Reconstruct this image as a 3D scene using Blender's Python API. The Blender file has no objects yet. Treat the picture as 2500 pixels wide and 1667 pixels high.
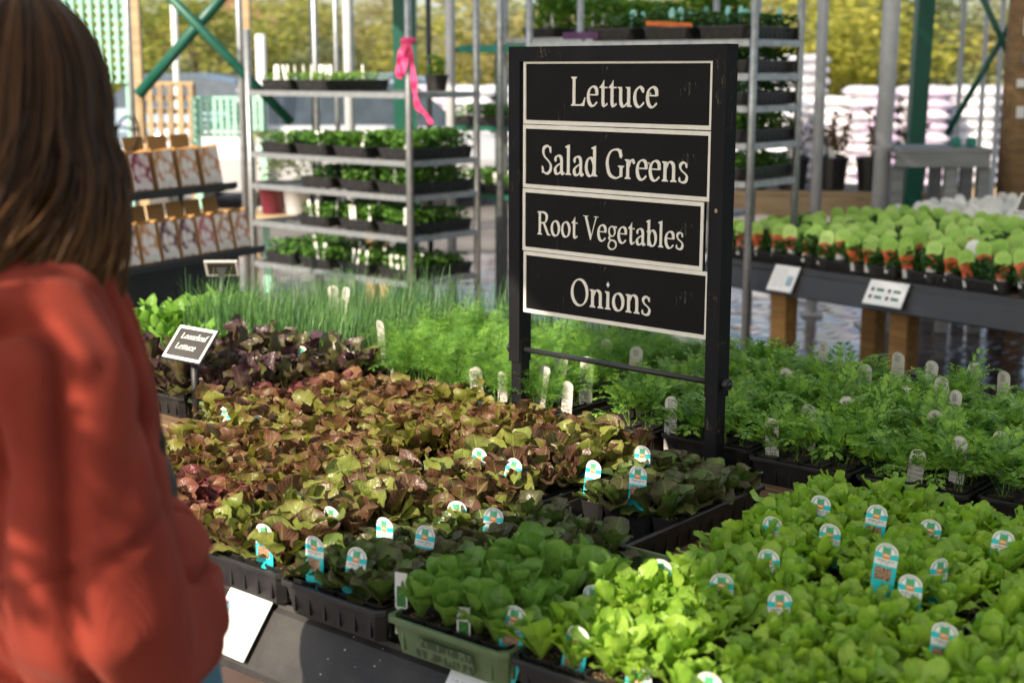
import bpy, bmesh, math, random
import numpy as np
from mathutils import Vector, Matrix, Euler
R = random.Random(7)
sc = bpy.context.scene
C = sc.collection
PI = math.pi
rad = math.radians

# ------------------------------------------------------------------ camera, light
F, CX, CY, H = 3470.0, 1250.0, 833.5, 1.55
PITCH = math.atan(663 / F)
cp, sp = math.cos(PITCH), math.sin(PITCH)
cam = bpy.data.objects.new('camera', bpy.data.cameras.new('camera'))
C.objects.link(cam)
cam.location = (0, 0, H)
cam.rotation_euler = (PI / 2 - PITCH, 0, 0)
cam.data.sensor_width = 36
cam.data.lens = 36 * F / 2500
cam.data.clip_start = 0.05
cam.data.clip_end = 2000
cam.data.dof.use_dof = True
cam.data.dof.focus_distance = 2.9
cam.data.dof.aperture_fstop = 3.8
sc.camera = cam

SUN_EL, SUN_DIR = rad(33), (-0.64, -0.77)       # horizontal direction TOWARDS the sun
sd = Vector((SUN_DIR[0], SUN_DIR[1], 0)).normalized() * math.cos(SUN_EL) + Vector((0, 0, math.sin(SUN_EL)))
sun = bpy.data.objects.new('sun', bpy.data.lights.new('sun', 'SUN'))
C.objects.link(sun)
sun.data.energy = 5.0
sun.data.angle = rad(0.53)
sun.data.color = (1.0, 0.86, 0.68)
sun.rotation_euler = sd.to_track_quat('Z', 'Y').to_euler()
sun.location = sd * 40

world = bpy.data.worlds.new('World')
sc.world = world
world.use_nodes = True
wn = world.node_tree
sky = wn.nodes.new('ShaderNodeTexSky')
sky.sky_type = 'NISHITA'
sky.sun_disc = False
sky.sun_elevation = SUN_EL
sky.sun_rotation = math.atan2(SUN_DIR[0], SUN_DIR[1])
sky.air_density = 1.0
sky.dust_density = 2.0
wn.nodes['Background'].inputs['Strength'].default_value = 0.13
wn.links.new(sky.outputs[0], wn.nodes['Background'].inputs['Color'])
sc.view_settings.view_transform = 'Standard'
sc.view_settings.look = 'None'
sc.view_settings.gamma = 1.0
sc.view_settings.exposure = 0.8
sc.cycles.use_denoising = True
sc.cycles.max_bounces = 8
sc.cycles.diffuse_bounces = 4
sc.cycles.transmission_bounces = 6
sc.cycles.sample_clamp_indirect = 8

# ------------------------------------------------------------------ pixel -> place helpers
def ray(u, v):
    dx, dy = (u - CX) / F, (CY - v) / F
    return dx, cp + dy * sp, -sp + dy * cp
def at_z(u, v, z):                # point of height z seen at a pixel of the photograph (2500 wide)
    a, b, c = ray(u, v); t = (z - H) / c
    return Vector((a * t, b * t, z))
def at_y(u, v, y):                # point at distance y seen at a pixel
    a, b, c = ray(u, v); t = y / b
    return Vector((a * t, y, H + c * t))
def proj(p):
    d = p[1] * cp - (p[2] - H) * sp
    return CX + F * p[0] / d, CY - F * (p[1] * sp + (p[2] - H) * cp) / d
def in_view(p, m=120):
    if p[1] < 0.3: return False
    u, v = proj(p)
    return -m < u < 2500 + m and -m < v < 1667 + m
TA = rad(40)                      # the display table stands at 40 degrees
ca, sa = math.cos(TA), math.sin(TA)
def T(U, V, z):                   # table coordinates -> world
    return Vector((U * ca + V * sa, -U * sa + V * ca, z))

# ------------------------------------------------------------------ scene helpers
def link(o, parent=None):
    C.objects.link(o)
    if parent is not None: o.parent = parent
    return o
def tag(o, label, cat, group=None):
    o['label'] = label; o['category'] = cat
    if group: o['group'] = group
    return o
def thing(name, label, cat, loc=(0, 0, 0), rz=0.0, group=None):
    o = bpy.data.objects.new(name, None)
    o.empty_display_size = 0.05
    C.objects.link(o)
    o.location = loc; o.rotation_euler = (0, 0, rz)
    return tag(o, label, cat, group)
def put(name, mesh, parent=None, loc=(0, 0, 0), rot=(0, 0, 0), sc_=None, kind=None):
    o = bpy.data.objects.new(name, mesh)
    C.objects.link(o)
    if parent is not None: o.parent = parent
    o.location = loc; o.rotation_euler = rot
    if sc_ is not None: o.scale = (sc_, sc_, sc_) if not hasattr(sc_, '__len__') else sc_
    if kind: o['kind'] = kind
    return o

class MB:
    """collects shapes into one mesh"""
    def __init__(s): s.v = []; s.f = []; s.m = []; s.uv = []; s.use_uv = False
    def add(s, vs, fs, mat=0, M=None, uvs=None):
        b = len(s.v)
        if M is not None: vs = [M @ Vector(p) for p in vs]
        s.v += [tuple(p) for p in vs]
        s.f += [tuple(i + b for i in f) for f in fs]
        s.m += [mat] * len(fs)
        if uvs is not None: s.use_uv = True; s.uv += list(uvs)
        else: s.uv += [(0, 0)] * len(vs)
        return s
    def box(s, c, d, mat=0, M=None, rz=0.0):
        x, y, z = d[0] / 2, d[1] / 2, d[2] / 2
        vs = [Vector((i * x, j * y, k * z)) for k in (-1, 1) for j in (-1, 1) for i in (-1, 1)]
        m = Matrix.Translation(Vector(c)) @ Matrix.Rotation(rz, 4, 'Z')
        if M is not None: m = M @ m
        return s.add(vs, [(0, 2, 3, 1), (4, 5, 7, 6), (0, 1, 5, 4), (2, 6, 7, 3), (0, 4, 6, 2), (1, 3, 7, 5)], mat, m)
    def cbox(s, c, d, b=0.004, mat=0, M=None, rz=0.0):          # box with chamfered vertical edges and top
        x, y, z = d[0] / 2, d[1] / 2, d[2] / 2
        def ring(ix, zz): return [(-x + ix + b, -y + ix, zz), (x - ix - b, -y + ix, zz), (x - ix, -y + ix + b, zz), (x - ix, y - ix - b, zz), (x - ix - b, y - ix, zz), (-x + ix + b, y - ix, zz), (-x + ix, y - ix - b, zz), (-x + ix, -y + ix + b, zz)]
        rs = [ring(b, -z), ring(0, -z + b), ring(0, z - b), ring(b, z)]
        m = Matrix.Translation(Vector(c)) @ Matrix.Rotation(rz, 4, 'Z')
        if M is not None: m = M @ m
        return s.loft(rs, mat, m, caps=True)
    def loft(s, rings, mat=0, M=None, caps=False, closed=True):
        n = len(rings[0]); vs = [p for r in rings for p in r]; fs = []
        for i in range(len(rings) - 1):
            for j in range(n if closed else n - 1):
                k = (j + 1) % n
                fs.append((i * n + j, i * n + k, (i + 1) * n + k, (i + 1) * n + j))
        if caps:
            fs.append(tuple(range(n - 1, -1, -1))); fs.append(tuple((len(rings) - 1) * n + j for j in range(n)))
        return s.add(vs, fs, mat, M)
    def tube(s, pts, r, n=8, mat=0, M=None, caps=True):
        pts = [Vector(p) for p in pts]; rr = r if hasattr(r, '__len__') else [r] * len(pts)
        rings = []; prev = None
        for i, p in enumerate(pts):
            t = (pts[min(i + 1, len(pts) - 1)] - pts[max(i - 1, 0)]).normalized()
            a = prev if prev is not None else (Vector((1, 0, 0)) if abs(t.x) < .8 else Vector((0, 1, 0)))
            a = (a - t * a.dot(t)).normalized(); prev = a
            b = t.cross(a)
            rings.append([p + (a * math.cos(q) + b * math.sin(q)) * rr[i] for q in (2 * PI * k / n for k in range(n))])
        return s.loft(rings, mat, M, caps)
    def lathe(s, prof, n=16, mat=0, M=None, caps=False):
        return s.loft([[(r * math.cos(2 * PI * k / n), r * math.sin(2 * PI * k / n), z) for k in range(n)] for r, z in prof], mat, M, caps)
    def prism(s, poly, z0, z1, mat=0, M=None):
        n = len(poly)
        vs = [(x, y, z0) for x, y in poly] + [(x, y, z1) for x, y in poly]
        fs = [tuple(range(n - 1, -1, -1)), tuple(range(n, 2 * n))] + [(i, (i + 1) % n, n + (i + 1) % n, n + i) for i in range(n)]
        return s.add(vs, fs, mat, M)
    def mesh(s, name, mats, smooth=False):
        me = bpy.data.meshes.new(name)
        me.from_pydata(s.v, [], s.f)
        for m in (mats if isinstance(mats, (list, tuple)) else [mats]): me.materials.append(m)
        if any(s.m): me.polygons.foreach_set('material_index', s.m)
        if s.use_uv:
            uvl = me.uv_layers.new(name='UVMap')
            li = np.empty(len(me.loops), dtype=np.int32); me.loops.foreach_get('vertex_index', li)
            uvl.data.foreach_set('uv', np.array(s.uv, dtype=np.float32)[li].ravel())
        if smooth: me.polygons.foreach_set('use_smooth', [True] * len(me.polygons))
        me.update()
        return me
    def build(s, name, mats, parent=None, loc=(0, 0, 0), rot=(0, 0, 0), smooth=False, kind=None):
        return put(name, s.mesh(name, mats, smooth), parent, loc, rot, None, kind)

# ------------------------------------------------------------------ materials
class NT:
    def __init__(s, name):
        s.mat = bpy.data.materials.new(name); s.mat.use_nodes = True
        s.t = s.mat.node_tree; s.N = s.t.nodes; s.L = s.t.links
        s.bsdf = s.N['Principled BSDF']; s.out = s.N['Material Output']
    def new(s, t, **k):
        n = s.N.new(t)
        for a, b in k.items(): setattr(n, a, b)
        return n
    def inp(s, sock, x):
        if hasattr(x, 'is_output'): s.L.new(x, sock)
        elif isinstance(x, (tuple, list)) and len(x) == 3 and sock.type == 'RGBA': sock.default_value = (*x, 1)
        else: sock.default_value = x
    def m(s, op, a, b=0.0, c=None):
        n = s.new('ShaderNodeMath', operation=op)
        s.inp(n.inputs[0], a); s.inp(n.inputs[1], b)
        if c is not None: s.inp(n.inputs[2], c)
        return n.outputs[0]
    def mix(s, f, a, b):
        n = s.new('ShaderNodeMix', data_type='RGBA')
        s.inp(n.inputs['Factor'], f); s.inp(n.inputs[6], a); s.inp(n.inputs[7], b)
        return n.outputs[2]
    def ss(s, x, a, b):
        n = s.new('ShaderNodeMapRange', interpolation_type='SMOOTHSTEP')
        s.inp(n.inputs[0], x); n.inputs[1].default_value = a; n.inputs[2].default_value = b
        return n.outputs[0]
    def co(s, k='Object'): return s.new('ShaderNodeTexCoord').outputs[k]
    def noise(s, vec, scale, detail=3, rough=.55, out='Fac'):
        n = s.new('ShaderNodeTexNoise'); n.inputs['Scale'].default_value = scale
        n.inputs['Detail'].default_value = detail; n.inputs['Roughness'].default_value = rough
        if vec is not None: s.L.new(vec, n.inputs['Vector'])
        return n.outputs[out]
    def vor(s, vec, scale, out='Distance', **k):
        n = s.new('ShaderNodeTexVoronoi', **k); n.inputs['Scale'].default_value = scale
        if vec is not None: s.L.new(vec, n.inputs['Vector'])
        return n.outputs[out]
    def sep(s, vec):
        n = s.new('ShaderNodeSeparateXYZ'); s.L.new(vec, n.inputs[0]); return n.outputs
    def scale(s, vec, v):
        n = s.new('ShaderNodeMapping'); s.L.new(vec, n.inputs[0]); n.inputs['Scale'].default_value = v; return n.outputs[0]
    def rnd(s): return s.new('ShaderNodeObjectInfo').outputs['Random']
    def loc(s): return s.new('ShaderNodeObjectInfo').outputs['Location']
    def island(s): return s.new('ShaderNodeNewGeometry').outputs['Random Per Island']
    def rect(s, x, y, x0, x1, y0, y1):
        a = s.m('MULTIPLY', s.m('GREATER_THAN', x, x0), s.m('LESS_THAN', x, x1))
        b = s.m('MULTIPLY', s.m('GREATER_THAN', y, y0), s.m('LESS_THAN', y, y1))
        return s.m('MULTIPLY', a, b)
    def bump(s, h, strength=.3, dist=.01):
        n = s.new('ShaderNodeBump'); n.inputs['Strength'].default_value = strength; n.inputs['Distance'].default_value = dist
        s.L.new(h, n.inputs['Height']); s.L.new(n.outputs[0], s.bsdf.inputs['Normal']); return n.outputs[0]
    def set(s, col=None, rough=None, metal=None, spec=None, **k):
        i = s.bsdf.inputs
        if col is not None: s.inp(i['Base Color'], col)
        if rough is not None: s.inp(i['Roughness'], rough)
        if metal is not None: s.inp(i['Metallic'], metal)
        if spec is not None: s.inp(i['Specular IOR Level'], spec)
        for a, b in k.items(): s.inp(i[a.replace('_', ' ')], b)
        return s
    def translucent(s, col, f, normal=None):
        t = s.new('ShaderNodeBsdfTranslucent'); s.inp(t.inputs[0], col)
        if normal is not None: s.L.new(normal, t.inputs['Normal'])
        mx = s.new('ShaderNodeMixShader'); s.inp(mx.inputs[0], f)
        s.L.new(s.bsdf.outputs[0], mx.inputs[1]); s.L.new(t.outputs[0], mx.inputs[2]); s.L.new(mx.outputs[0], s.out.inputs[0])

def simple(name, c1, c2=None, scale=8, rough=.5, metal=0, bump=0, bs=60, spec=.5, rand=0.0, co='Object', stretch=None):
    n = NT(name); v = n.co(co)
    if stretch: v = n.scale(v, stretch)
    c2 = c2 or tuple(x * .75 for x in c1)
    f = n.ss(n.noise(v, scale, 5, .6), .3, .7)
    col = n.mix(f, c1, c2)
    if rand:
        k = n.m('MULTIPLY_ADD', n.rnd(), rand, 1 - rand / 2)
        h = n.new('ShaderNodeHueSaturation'); n.L.new(col, h.inputs['Color']); n.L.new(k, h.inputs['Value']); col = h.outputs[0]
    n.set(col, n.m('MULTIPLY_ADD', f, .12, rough - .06), metal, spec)
    if bump: n.bump(n.noise(v, bs, 4), bump, .004)
    return n.mat

def leaf_mat(name, c1, c2, edge, rib, edge_amt=0.0, trans=.3, rough=.42, veins=9, crinkle=.35, spec=.4):
    n = NT(name)
    uv = n.sep(n.co('UV')); u, v = uv[0], uv[1]
    ob = n.co('Object'); r = n.rnd()
    vec = n.new('ShaderNodeVectorMath', operation='ADD'); n.L.new(ob, vec.inputs[0])
    cb = n.new('ShaderNodeCombineXYZ')
    for k in range(3): n.L.new(n.m('MULTIPLY', r, 13.7 + 5 * k), cb.inputs[k])
    n.L.new(cb.outputs[0], vec.inputs[1]); vec = vec.outputs[0]
    f = n.m('ADD', n.m('MULTIPLY', n.ss(n.noise(vec, 28, 3), .3, .7), .4), n.m('MULTIPLY', n.m('FRACT', n.m('MULTIPLY', r, 3.7)), .6))
    col = n.mix(f, c1, c2)
    au = n.m('ABSOLUTE', n.m('SUBTRACT', u, .5))
    if edge_amt:
        e = n.m('ADD', n.m('MULTIPLY', v, .55), n.m('MULTIPLY', au, .6))
        e = n.m('ADD', e, n.m('MULTIPLY', n.m('SUBTRACT', n.noise(vec, 45, 4), .5), 1.1))
        e = n.m('ADD', e, n.m('MULTIPLY', n.m('SUBTRACT', n.m('FRACT', n.m('MULTIPLY', r, 7.31)), .5), .9))
        col = n.mix(n.m('MULTIPLY', n.ss(e, .25, .85), edge_amt), col, edge)
    ribm = n.m('MULTIPLY', n.m('SUBTRACT', 1.0, n.ss(au, .012, .05)), n.m('SUBTRACT', 1.0, n.m('MULTIPLY', v, .75)))
    lat = n.m('ABSOLUTE', n.m('SINE', n.m('MULTIPLY', n.m('SUBTRACT', v, n.m('MULTIPLY', au, .9)), veins * PI)))
    latm = n.m('MULTIPLY', n.m('SUBTRACT', 1.0, n.ss(lat, .03, .22)), .6)
    k = n.m('MAXIMUM', ribm, latm)
    col = n.mix(n.m('MULTIPLY', k, .75), col, rib)
    n.set(col, n.m('MULTIPLY_ADD', n.noise(vec, 60, 2), .2, rough - .1), 0, spec)
    hh = n.m('SUBTRACT', n.m('MULTIPLY', n.noise(vec, 75, 2), .9), n.m('MULTIPLY', k, .7))
    nb = n.bump(hh, crinkle, .006)
    hs = n.new('ShaderNodeHueSaturation'); n.L.new(col, hs.inputs['Color']); hs.inputs['Saturation'].default_value = 1.1; hs.inputs['Value'].default_value = 1.25
    n.translucent(hs.outputs[0], trans, nb)
    return n.mat

def foliage_mat(name, c1, c2, trans=.3, rough=.5, pos_scale=4.0, iw=.55):
    n = NT(name)
    pos = n.new('ShaderNodeNewGeometry').outputs['Position']
    f = n.m('ADD', n.m('MULTIPLY', n.island(), iw), n.m('MULTIPLY', n.ss(n.noise(pos, pos_scale, 3), .33, .67), 1 - iw))
    col = n.mix(f, c1, c2)
    n.set(col, rough, 0, .35)
    hs = n.new('ShaderNodeHueSaturation'); n.L.new(col, hs.inputs['Color']); hs.inputs['Value'].default_value = 1.25
    n.translucent(hs.outputs[0], trans)
    return n.mat

M = {}
M['butter'] = leaf_mat('butter_leaf', (.15, .33, .03), (.38, .56, .07), (.2, .4, .03), (.48, .64, .18), 0, .36, .40, 7, .5)
M['rom_green'] = leaf_mat('green_romaine_leaf', (.10, .23, .035), (.21, .37, .06), (.1, .2, .03), (.34, .50, .16), 0, .28, .38, 9, .55)
M['oak'] = leaf_mat('red_oak_leaf', (.15, .17, .025), (.27, .23, .05), (.13, .045, .032), (.34, .31, .12), .88, .36, .42, 6, .4)
M['rom_red'] = leaf_mat('mottled_romaine_leaf', (.15, .20, .035), (.27, .29, .06), (.10, .036, .028), (.36, .38, .15), .95, .26, .36, 9, .6)
M['rom_dark'] = leaf_mat('dark_romaine_leaf', (.055, .11, .022), (.14, .20, .04), (.055, .030, .022), (.18, .23, .08), .75, .2, .34, 9, .55)
M['purple'] = leaf_mat('purple_romaine_leaf', (.07, .055, .03), (.12, .13, .03), (.05, .02, .03), (.17, .12, .09), .95, .18, .33, 10, .5)
M['red_rom'] = leaf_mat('red_romaine_leaf', (.20, .07, .05), (.24, .18, .05), (.14, .035, .04), (.42, .2, .16), .95, .26, .36, 10, .7)
M['spinach'] = leaf_mat('spinach_leaf', (.10, .26, .03), (.19, .36, .05), (.1, .2, .03), (.28, .45, .14), 0, .28, .36, 7, .4)
M['carrot'] = foliage_mat('carrot_foliage', (.04, .15, .02), (.30, .52, .07), .34, .45, 34, .2)
M['dill'] = foliage_mat('dill_foliage', (.05, .17, .025), (.24, .45, .06), .3, .5, 26, .25)
M['chive'] = foliage_mat('chive_foliage', (.03, .11, .045), (.17, .33, .085), .28, .42, 20, .4)
M['seedling'] = foliage_mat('seedling_foliage', (.05, .16, .025), (.13, .27, .04), .25, .45)
M['herb'] = foliage_mat('bright_herb_foliage', (.10, .24, .03), (.22, .40, .05), .25, .45)
M['tom_leaf'] = foliage_mat('tomato_foliage', (.025, .09, .02), (.07, .17, .03), .22, .45)
M['petal'] = foliage_mat('white_petals', (.75, .75, .72), (.85, .85, .82), .2, .5)
M['tree_y'] = foliage_mat('yellow_tree_foliage', (.28, .31, .04), (.52, .48, .10), .45, .6, .5)
M['tree_g'] = foliage_mat('green_tree_foliage', (.13, .19, .03), (.38, .38, .08), .45, .6, .5)
M['tree_d'] = foliage_mat('grey_green_tree_foliage', (.20, .26, .12), (.38, .40, .20), .4, .6, .5)
M['tree_o'] = foliage_mat('golden_tree_foliage', (.27, .26, .09), (.52, .45, .20), .45, .6, .5)
M['bark'] = simple('bark', (.09, .065, .045), (.04, .03, .022), 14, .85, bump=.6, bs=30)
M['blackpl'] = simple('black_tray_plastic', (.012, .012, .013), (.02, .019, .018), 30, .42, bump=.1, bs=200)
M['greenpl'] = simple('green_tray_plastic', (.13, .19, .085), (.10, .15, .065), 20, .5, bump=.1, bs=200)
M['blackpaint'] = simple('black_painted_metal', (.014, .014, .016), (.02, .02, .021), 25, .48, bump=.15, bs=300)
M['stem'] = simple('pale_stem', (.28, .38, .12), (.20, .30, .08), 20, .5)

def speck_mat(name, base, spk, size=260, amt=.16, rough=.5):
    n = NT(name); ob = n.co('Object')
    nz = n.noise(ob, 6, 5, .65)
    col = n.mix(n.ss(nz, .35, .75), base, tuple(x * 1.9 for x in base))
    d = n.vor(ob, size / 6); sel = n.m('GREATER_THAN', n.noise(ob, 9.3, 2), 1 - amt * 3)
    s_ = n.m('MULTIPLY', n.m('LESS_THAN', d, .11), sel)
    scr = n.m('MULTIPLY', n.m('LESS_THAN', n.m('ABSOLUTE', n.m('SUBTRACT', n.noise(n.scale(ob, (30, 30, 4)), 3, 2), .5)), .0035), n.m('GREATER_THAN', n.noise(ob, 14, 2), .62))
    col = n.mix(n.m('MINIMUM', n.m('ADD', s_, n.m('MULTIPLY', scr, .5)), 1.0), col, spk)
    n.set(col, n.m('MULTIPLY_ADD', nz, .25, rough), 0, .14)
    return n.mat
M['panel'] = speck_mat('black_sign_panel', (.0045, .0043, .0042), (.5, .47, .42), 260, .125)
M['frame'] = speck_mat('black_sign_frame', (.007, .007, .008), (.34, .25, .14), 150, .11, .5)
M['cream'] = simple('cream_sign_paint', (.74, .71, .64), (.66, .63, .56), 30, .6)
M['white'] = simple('white_plastic', (.78, .78, .76), (.7, .7, .68), 20, .45)

def soil():
    n = NT('potting_soil'); ob = n.new('ShaderNodeNewGeometry').outputs['Position']
    d = n.vor(ob, 240); c = n.vor(ob, 240, 'Color')
    base = n.mix(n.noise(ob, 90, 4), (.035, .022, .014), (.10, .065, .035))
    sel = n.m('MULTIPLY', n.m('LESS_THAN', d, .42), n.m('GREATER_THAN', n.sep(c)[0], .62))
    col = n.mix(sel, base, (.42, .33, .17))
    n.set(col, .9, 0, .2); n.bump(n.m('SUBTRACT', n.noise(ob, 140, 4), n.m('MULTIPLY', d, .5)), .8, .006)
    return n.mat
M['soil'] = soil()

def wood(name, a, b, scale=1.0, rough=.7, bump=.35):
    n = NT(name); ob = n.co('Object')
    v = n.scale(ob, (2 * scale, 22 * scale, 22 * scale))
    add = n.new('ShaderNodeVectorMath', operation='ADD'); n.L.new(v, add.inputs[0])
    cb = n.new('ShaderNodeCombineXYZ'); n.L.new(n.m('MULTIPLY', n.rnd(), 31), cb.inputs[0]); n.L.new(n.m('MULTIPLY', n.rnd(), 17), cb.inputs[1]); n.L.new(cb.outputs[0], add.inputs[1])
    g = n.noise(add.outputs[0], 1.6, 8, .7)
    col = n.mix(n.ss(g, .3, .7), a, b)
    kn = n.vor(n.scale(ob, (2.2, 9, 9)), 1.0)
    col = n.mix(n.m('MULTIPLY', n.m('SUBTRACT', 1.0, n.ss(kn, .03, .12)), .8), col, tuple(x * .35 for x in a))
    h = n.new('ShaderNodeHueSaturation'); n.L.new(col, h.inputs['Color']); n.L.new(n.m('MULTIPLY_ADD', n.rnd(), .5, .75), h.inputs['Value'])
    n.set(h.outputs[0], rough, 0, .3); n.bump(g, bump, .004)
    return n.mat
M['plank'] = wood('weathered_plank', (.27, .175, .10), (.14, .088, .052))
M['post_wood'] = wood('treated_timber', (.30, .165, .05), (.16, .085, .028), .8)
M['pole_wood'] = wood('utility_pole_wood', (.26, .165, .08), (.15, .09, .045), .6)
M['grey_wood'] = wood('grey_bench_wood', (.26, .27, .28), (.17, .175, .18), .7)
M['timber'] = wood('pale_pallet_timber', (.42, .31, .18), (.30, .21, .12), .6)
M['card_box'] = wood('cardboard', (.38, .21, .075), (.34, .185, .065), .4, .8, .1)
M['galv'] = simple('galvanised_steel', (.42, .44, .45), (.30, .32, .33), 30, .42, .75, bump=.1, bs=120)
M['greysteel'] = simple('grey_painted_steel', (.50, .52, .54), (.42, .44, .46), 12, .5, .1)
M['greensteel'] = simple('dark_green_painted_steel', (.004, .075, .05), (.006, .095, .062), 10, .42, 0)
M['darksteel'] = simple('dark_steel', (.02, .028, .03), (.03, .035, .036), 14, .45, .2)
M['teal'] = simple('teal_label_strip', (.01, .18, .13), (.015, .22, .16), 14, .5)
M['purple_strip'] = simple('purple_strip', (.08, .015, .10), None, 14, .5)
M['orange_strip'] = simple('orange_strip', (.70, .16, .01), None, 14, .5)
M['pink'] = simple('pink_ribbon', (.85, .06, .22), (.75, .04, .17), 14, .55)

# ================================================================== THE SETTING
def struct(o): o['kind'] = 'structure'; return o
def asphalt():
    n = NT('asphalt'); ob = n.co('Object')
    f = n.noise(ob, 1.2, 6, .6)
    n.set(n.mix(n.ss(f, .3, .7), (.13, .12, .11), (.19, .175, .155)), .85, 0, .3); n.bump(n.noise(ob, 90, 4), .4, .01); return n.mat
g = MB(); g.add([(-300, -60, -.02), (300, -60, -.02), (300, 700, -.02), (-300, 700, -.02)], [(0, 1, 2, 3)])
struct(g.build('ground', asphalt()))

def paver_mat():
    n = NT('clay_paver'); pos = n.new('ShaderNodeNewGeometry').outputs['Position']
    r = n.island(); r2 = n.rnd()
    f = n.m('FRACT', n.m('ADD', r, r2))
    col = n.mix(f, (.085, .058, .05), (.15, .105, .085))
    col = n.mix(n.ss(n.noise(pos, 3.0, 4), .45, .7), col, (.06, .052, .05))
    wet = n.noise(pos, 1.3, 3)
    n.set(col, n.m('MULTIPLY_ADD', wet, .16, .06), 0, 1.0); n.bump(n.noise(pos, 70, 3), .18, .004); return n.mat
M['paver'] = paver_mat()
M['sand'] = simple('joint_sand', (.05, .045, .04), (.08, .07, .06), 40, .9)
pave = MB(); pave.add([(-7, 0.2, -.012), (9, 0.2, -.012), (9, 12.5, -.012), (-7, 12.5, -.012)], [(0, 1, 2, 3)])
pave = struct(pave.build('pavement', M['sand']))
PA = rad(-46); pc, ps = math.cos(PA), math.sin(PA)
def paver_shape(mb, tilt=(0, 0)):
    x, y, b, h = .0985, .0485, .004, .02
    r0 = [(-x, -y, -h), (x, -y, -h), (x, y, -h), (-x, y, -h)]
    r1 = [(-x, -y, -b), (x, -y, -b), (x, y, -b), (-x, y, -b)]
    r2 = [(-x + b, -y + b, 0), (x - b, -y + b, 0), (x - b, y - b, 0), (-x + b, y - b, 0)]
    return [r0, r1, r2]
pv1 = MB(); pv1.loft(paver_shape(pv1)); pv1.add([(-.0945, -.0445, 0), (.0945, -.0445, 0), (.0945, .0445, 0), (-.0945, .0445, 0)], [(0, 1, 2, 3)])
pvm = pv1.mesh('paver', M['paver'])
cand = []
for j in range(-60, 150):
    for i in range(-60, 75):
        a, b = (i + (j % 2) * .5) * .202, j * .102
        x, y = a * pc - b * ps, a * ps + b * pc
        x += 1.0; y += 3.0
        if -6.5 < x < 8.8 and .4 < y < 12.2: cand.append((x, y))
def shown(x, y):                      # ground that the photograph shows between the tables
    if not in_view((x, y, 0), 10): return False
    u, v = proj((x, y, 0))
    return (1800 < u and 690 < v < 900) or (u < 700 and v > 1560)
vis = [c for c in cand if shown(*c)]
vis.sort(key=lambda c: c[1]); visset = set(vis[:300])
field = MB()
for c in cand:
    rz = PA; tx, ty = R.gauss(0, .018), R.gauss(0, .018); zz = R.gauss(0, .0012)
    if c in visset: put('paver', pvm, pave, (c[0], c[1], zz), (tx, ty, rz))
    else:
        m = Matrix.Translation((c[0], c[1], zz)) @ Euler((tx, ty, rz)).to_matrix().to_4x4()
        b0 = len(field.v); rs = paver_shape(field)
        field.add([p for r in rs for p in r], [(4, 5, 9, 8), (5, 6, 10, 9), (6, 7, 11, 10), (7, 4, 8, 11), (8, 9, 10, 11)], 0, m)
field.build('paver_field', M['paver'], pave, kind='stuff')

# greenhouse roof over the sales area (its left edge lets the low sun in)
def roof_mat():
    n = NT('translucent_roof_sheet'); ob = n.co('Object')
    col = n.mix(n.noise(ob, 2, 3), (.80, .82, .80), (.70, .73, .71))
    n.set(col, .5, 0, .3); n.translucent(col, .46); return n.mat
RX0, RX1, RY0, RY1, RZ = -2.12, 7.5, -6.0, 8.7, 3.35
roof = thing('greenhouse_roof', 'translucent corrugated greenhouse roof over the tables', 'roof', (0, 0, 0))
rm_ = roof_mat()
nx = 9; wx = (RX1 - RX0) / nx
for i in range(nx):
    sheet = MB(); x0 = RX0 + i * wx; k = 24
    vs = []
    for q in range(k + 1):
        x = x0 + wx * q / k + (.004 if q == 0 else 0); z = RZ + .012 * math.cos(q * PI)
        vs += [(x, RY0, z), (x, RY1, z)]
    sheet.add(vs, [(2 * q, 2 * q + 2, 2 * q + 3, 2 * q + 1) for q in range(k)])
    sheet.build('roof_sheet', rm_, roof)
for x in (RX0 + .06, -.0, 2.55, 5.0, RX1 - .1):
    MB().box((x, (RY0 + RY1) / 2, RZ - .1), (.08, RY1 - RY0, .12)).build('rafter', M['greensteel'], roof)

def add_shade_basket(target, t, r, label):  # unseen basket, added only to throw shade on the person
    p = Vector(target) + sd * t
    o = thing('shade_basket', label, 'hanging basket', p, 0, 'hanging baskets under the roof edge')
    m = MB(); m.lathe([(.03, -.16), (r * .55, -.13), (r * .72, -.02), (r * .76, 0), (r * .7, .0), (r * .5, -.1), (0, -.1)], 18); m.build('bowl', M['blackpl'], o)
    rr = random.Random(int(t * 100)); f = MB()
    for k in range(900):
        a = rr.uniform(0, 6.28); q = rr.random() ** .5 * r; z = .1 * (1 - (q / r) ** 2) - .12 * (q / r) ** 3 + rr.uniform(-.04, .06)
        l_ = rr.uniform(.02, .045); w = l_ * .5
        E_ = Matrix.Translation((math.cos(a) * q, math.sin(a) * q, z)) @ Euler((rr.uniform(-1, 1), rr.uniform(-1, 1), rr.uniform(0, 6.28))).to_matrix().to_4x4()
        f.add([(0, -l_, 0), (w, 0, .005), (0, l_, 0), (-w, 0, .005)], [(0, 1, 2, 3)], 0, E_)
    f.build('foliage', M['seedling'], o, kind='stuff')
    for k in range(3):
        a = k * 2.1; c = MB(); c.tube([(math.cos(a) * r * .75, math.sin(a) * r * .75, 0), (0, 0, .5)], .003, 5); c.build('chain', M['darksteel'], o)
    c = MB(); c.tube([(0, 0, .5), (0, 0, RZ - .05 - p.z)], .004, 5); c.build('hook', M['darksteel'], o)
add_shade_basket((-.53, 1.42, 1.20), 1.6, .22, 'hanging basket over the left aisle, nearer the red sweater')
add_shade_basket((-.56, 1.50, 1.57), 1.9, .16, 'hanging basket over the left aisle, above the head')

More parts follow.
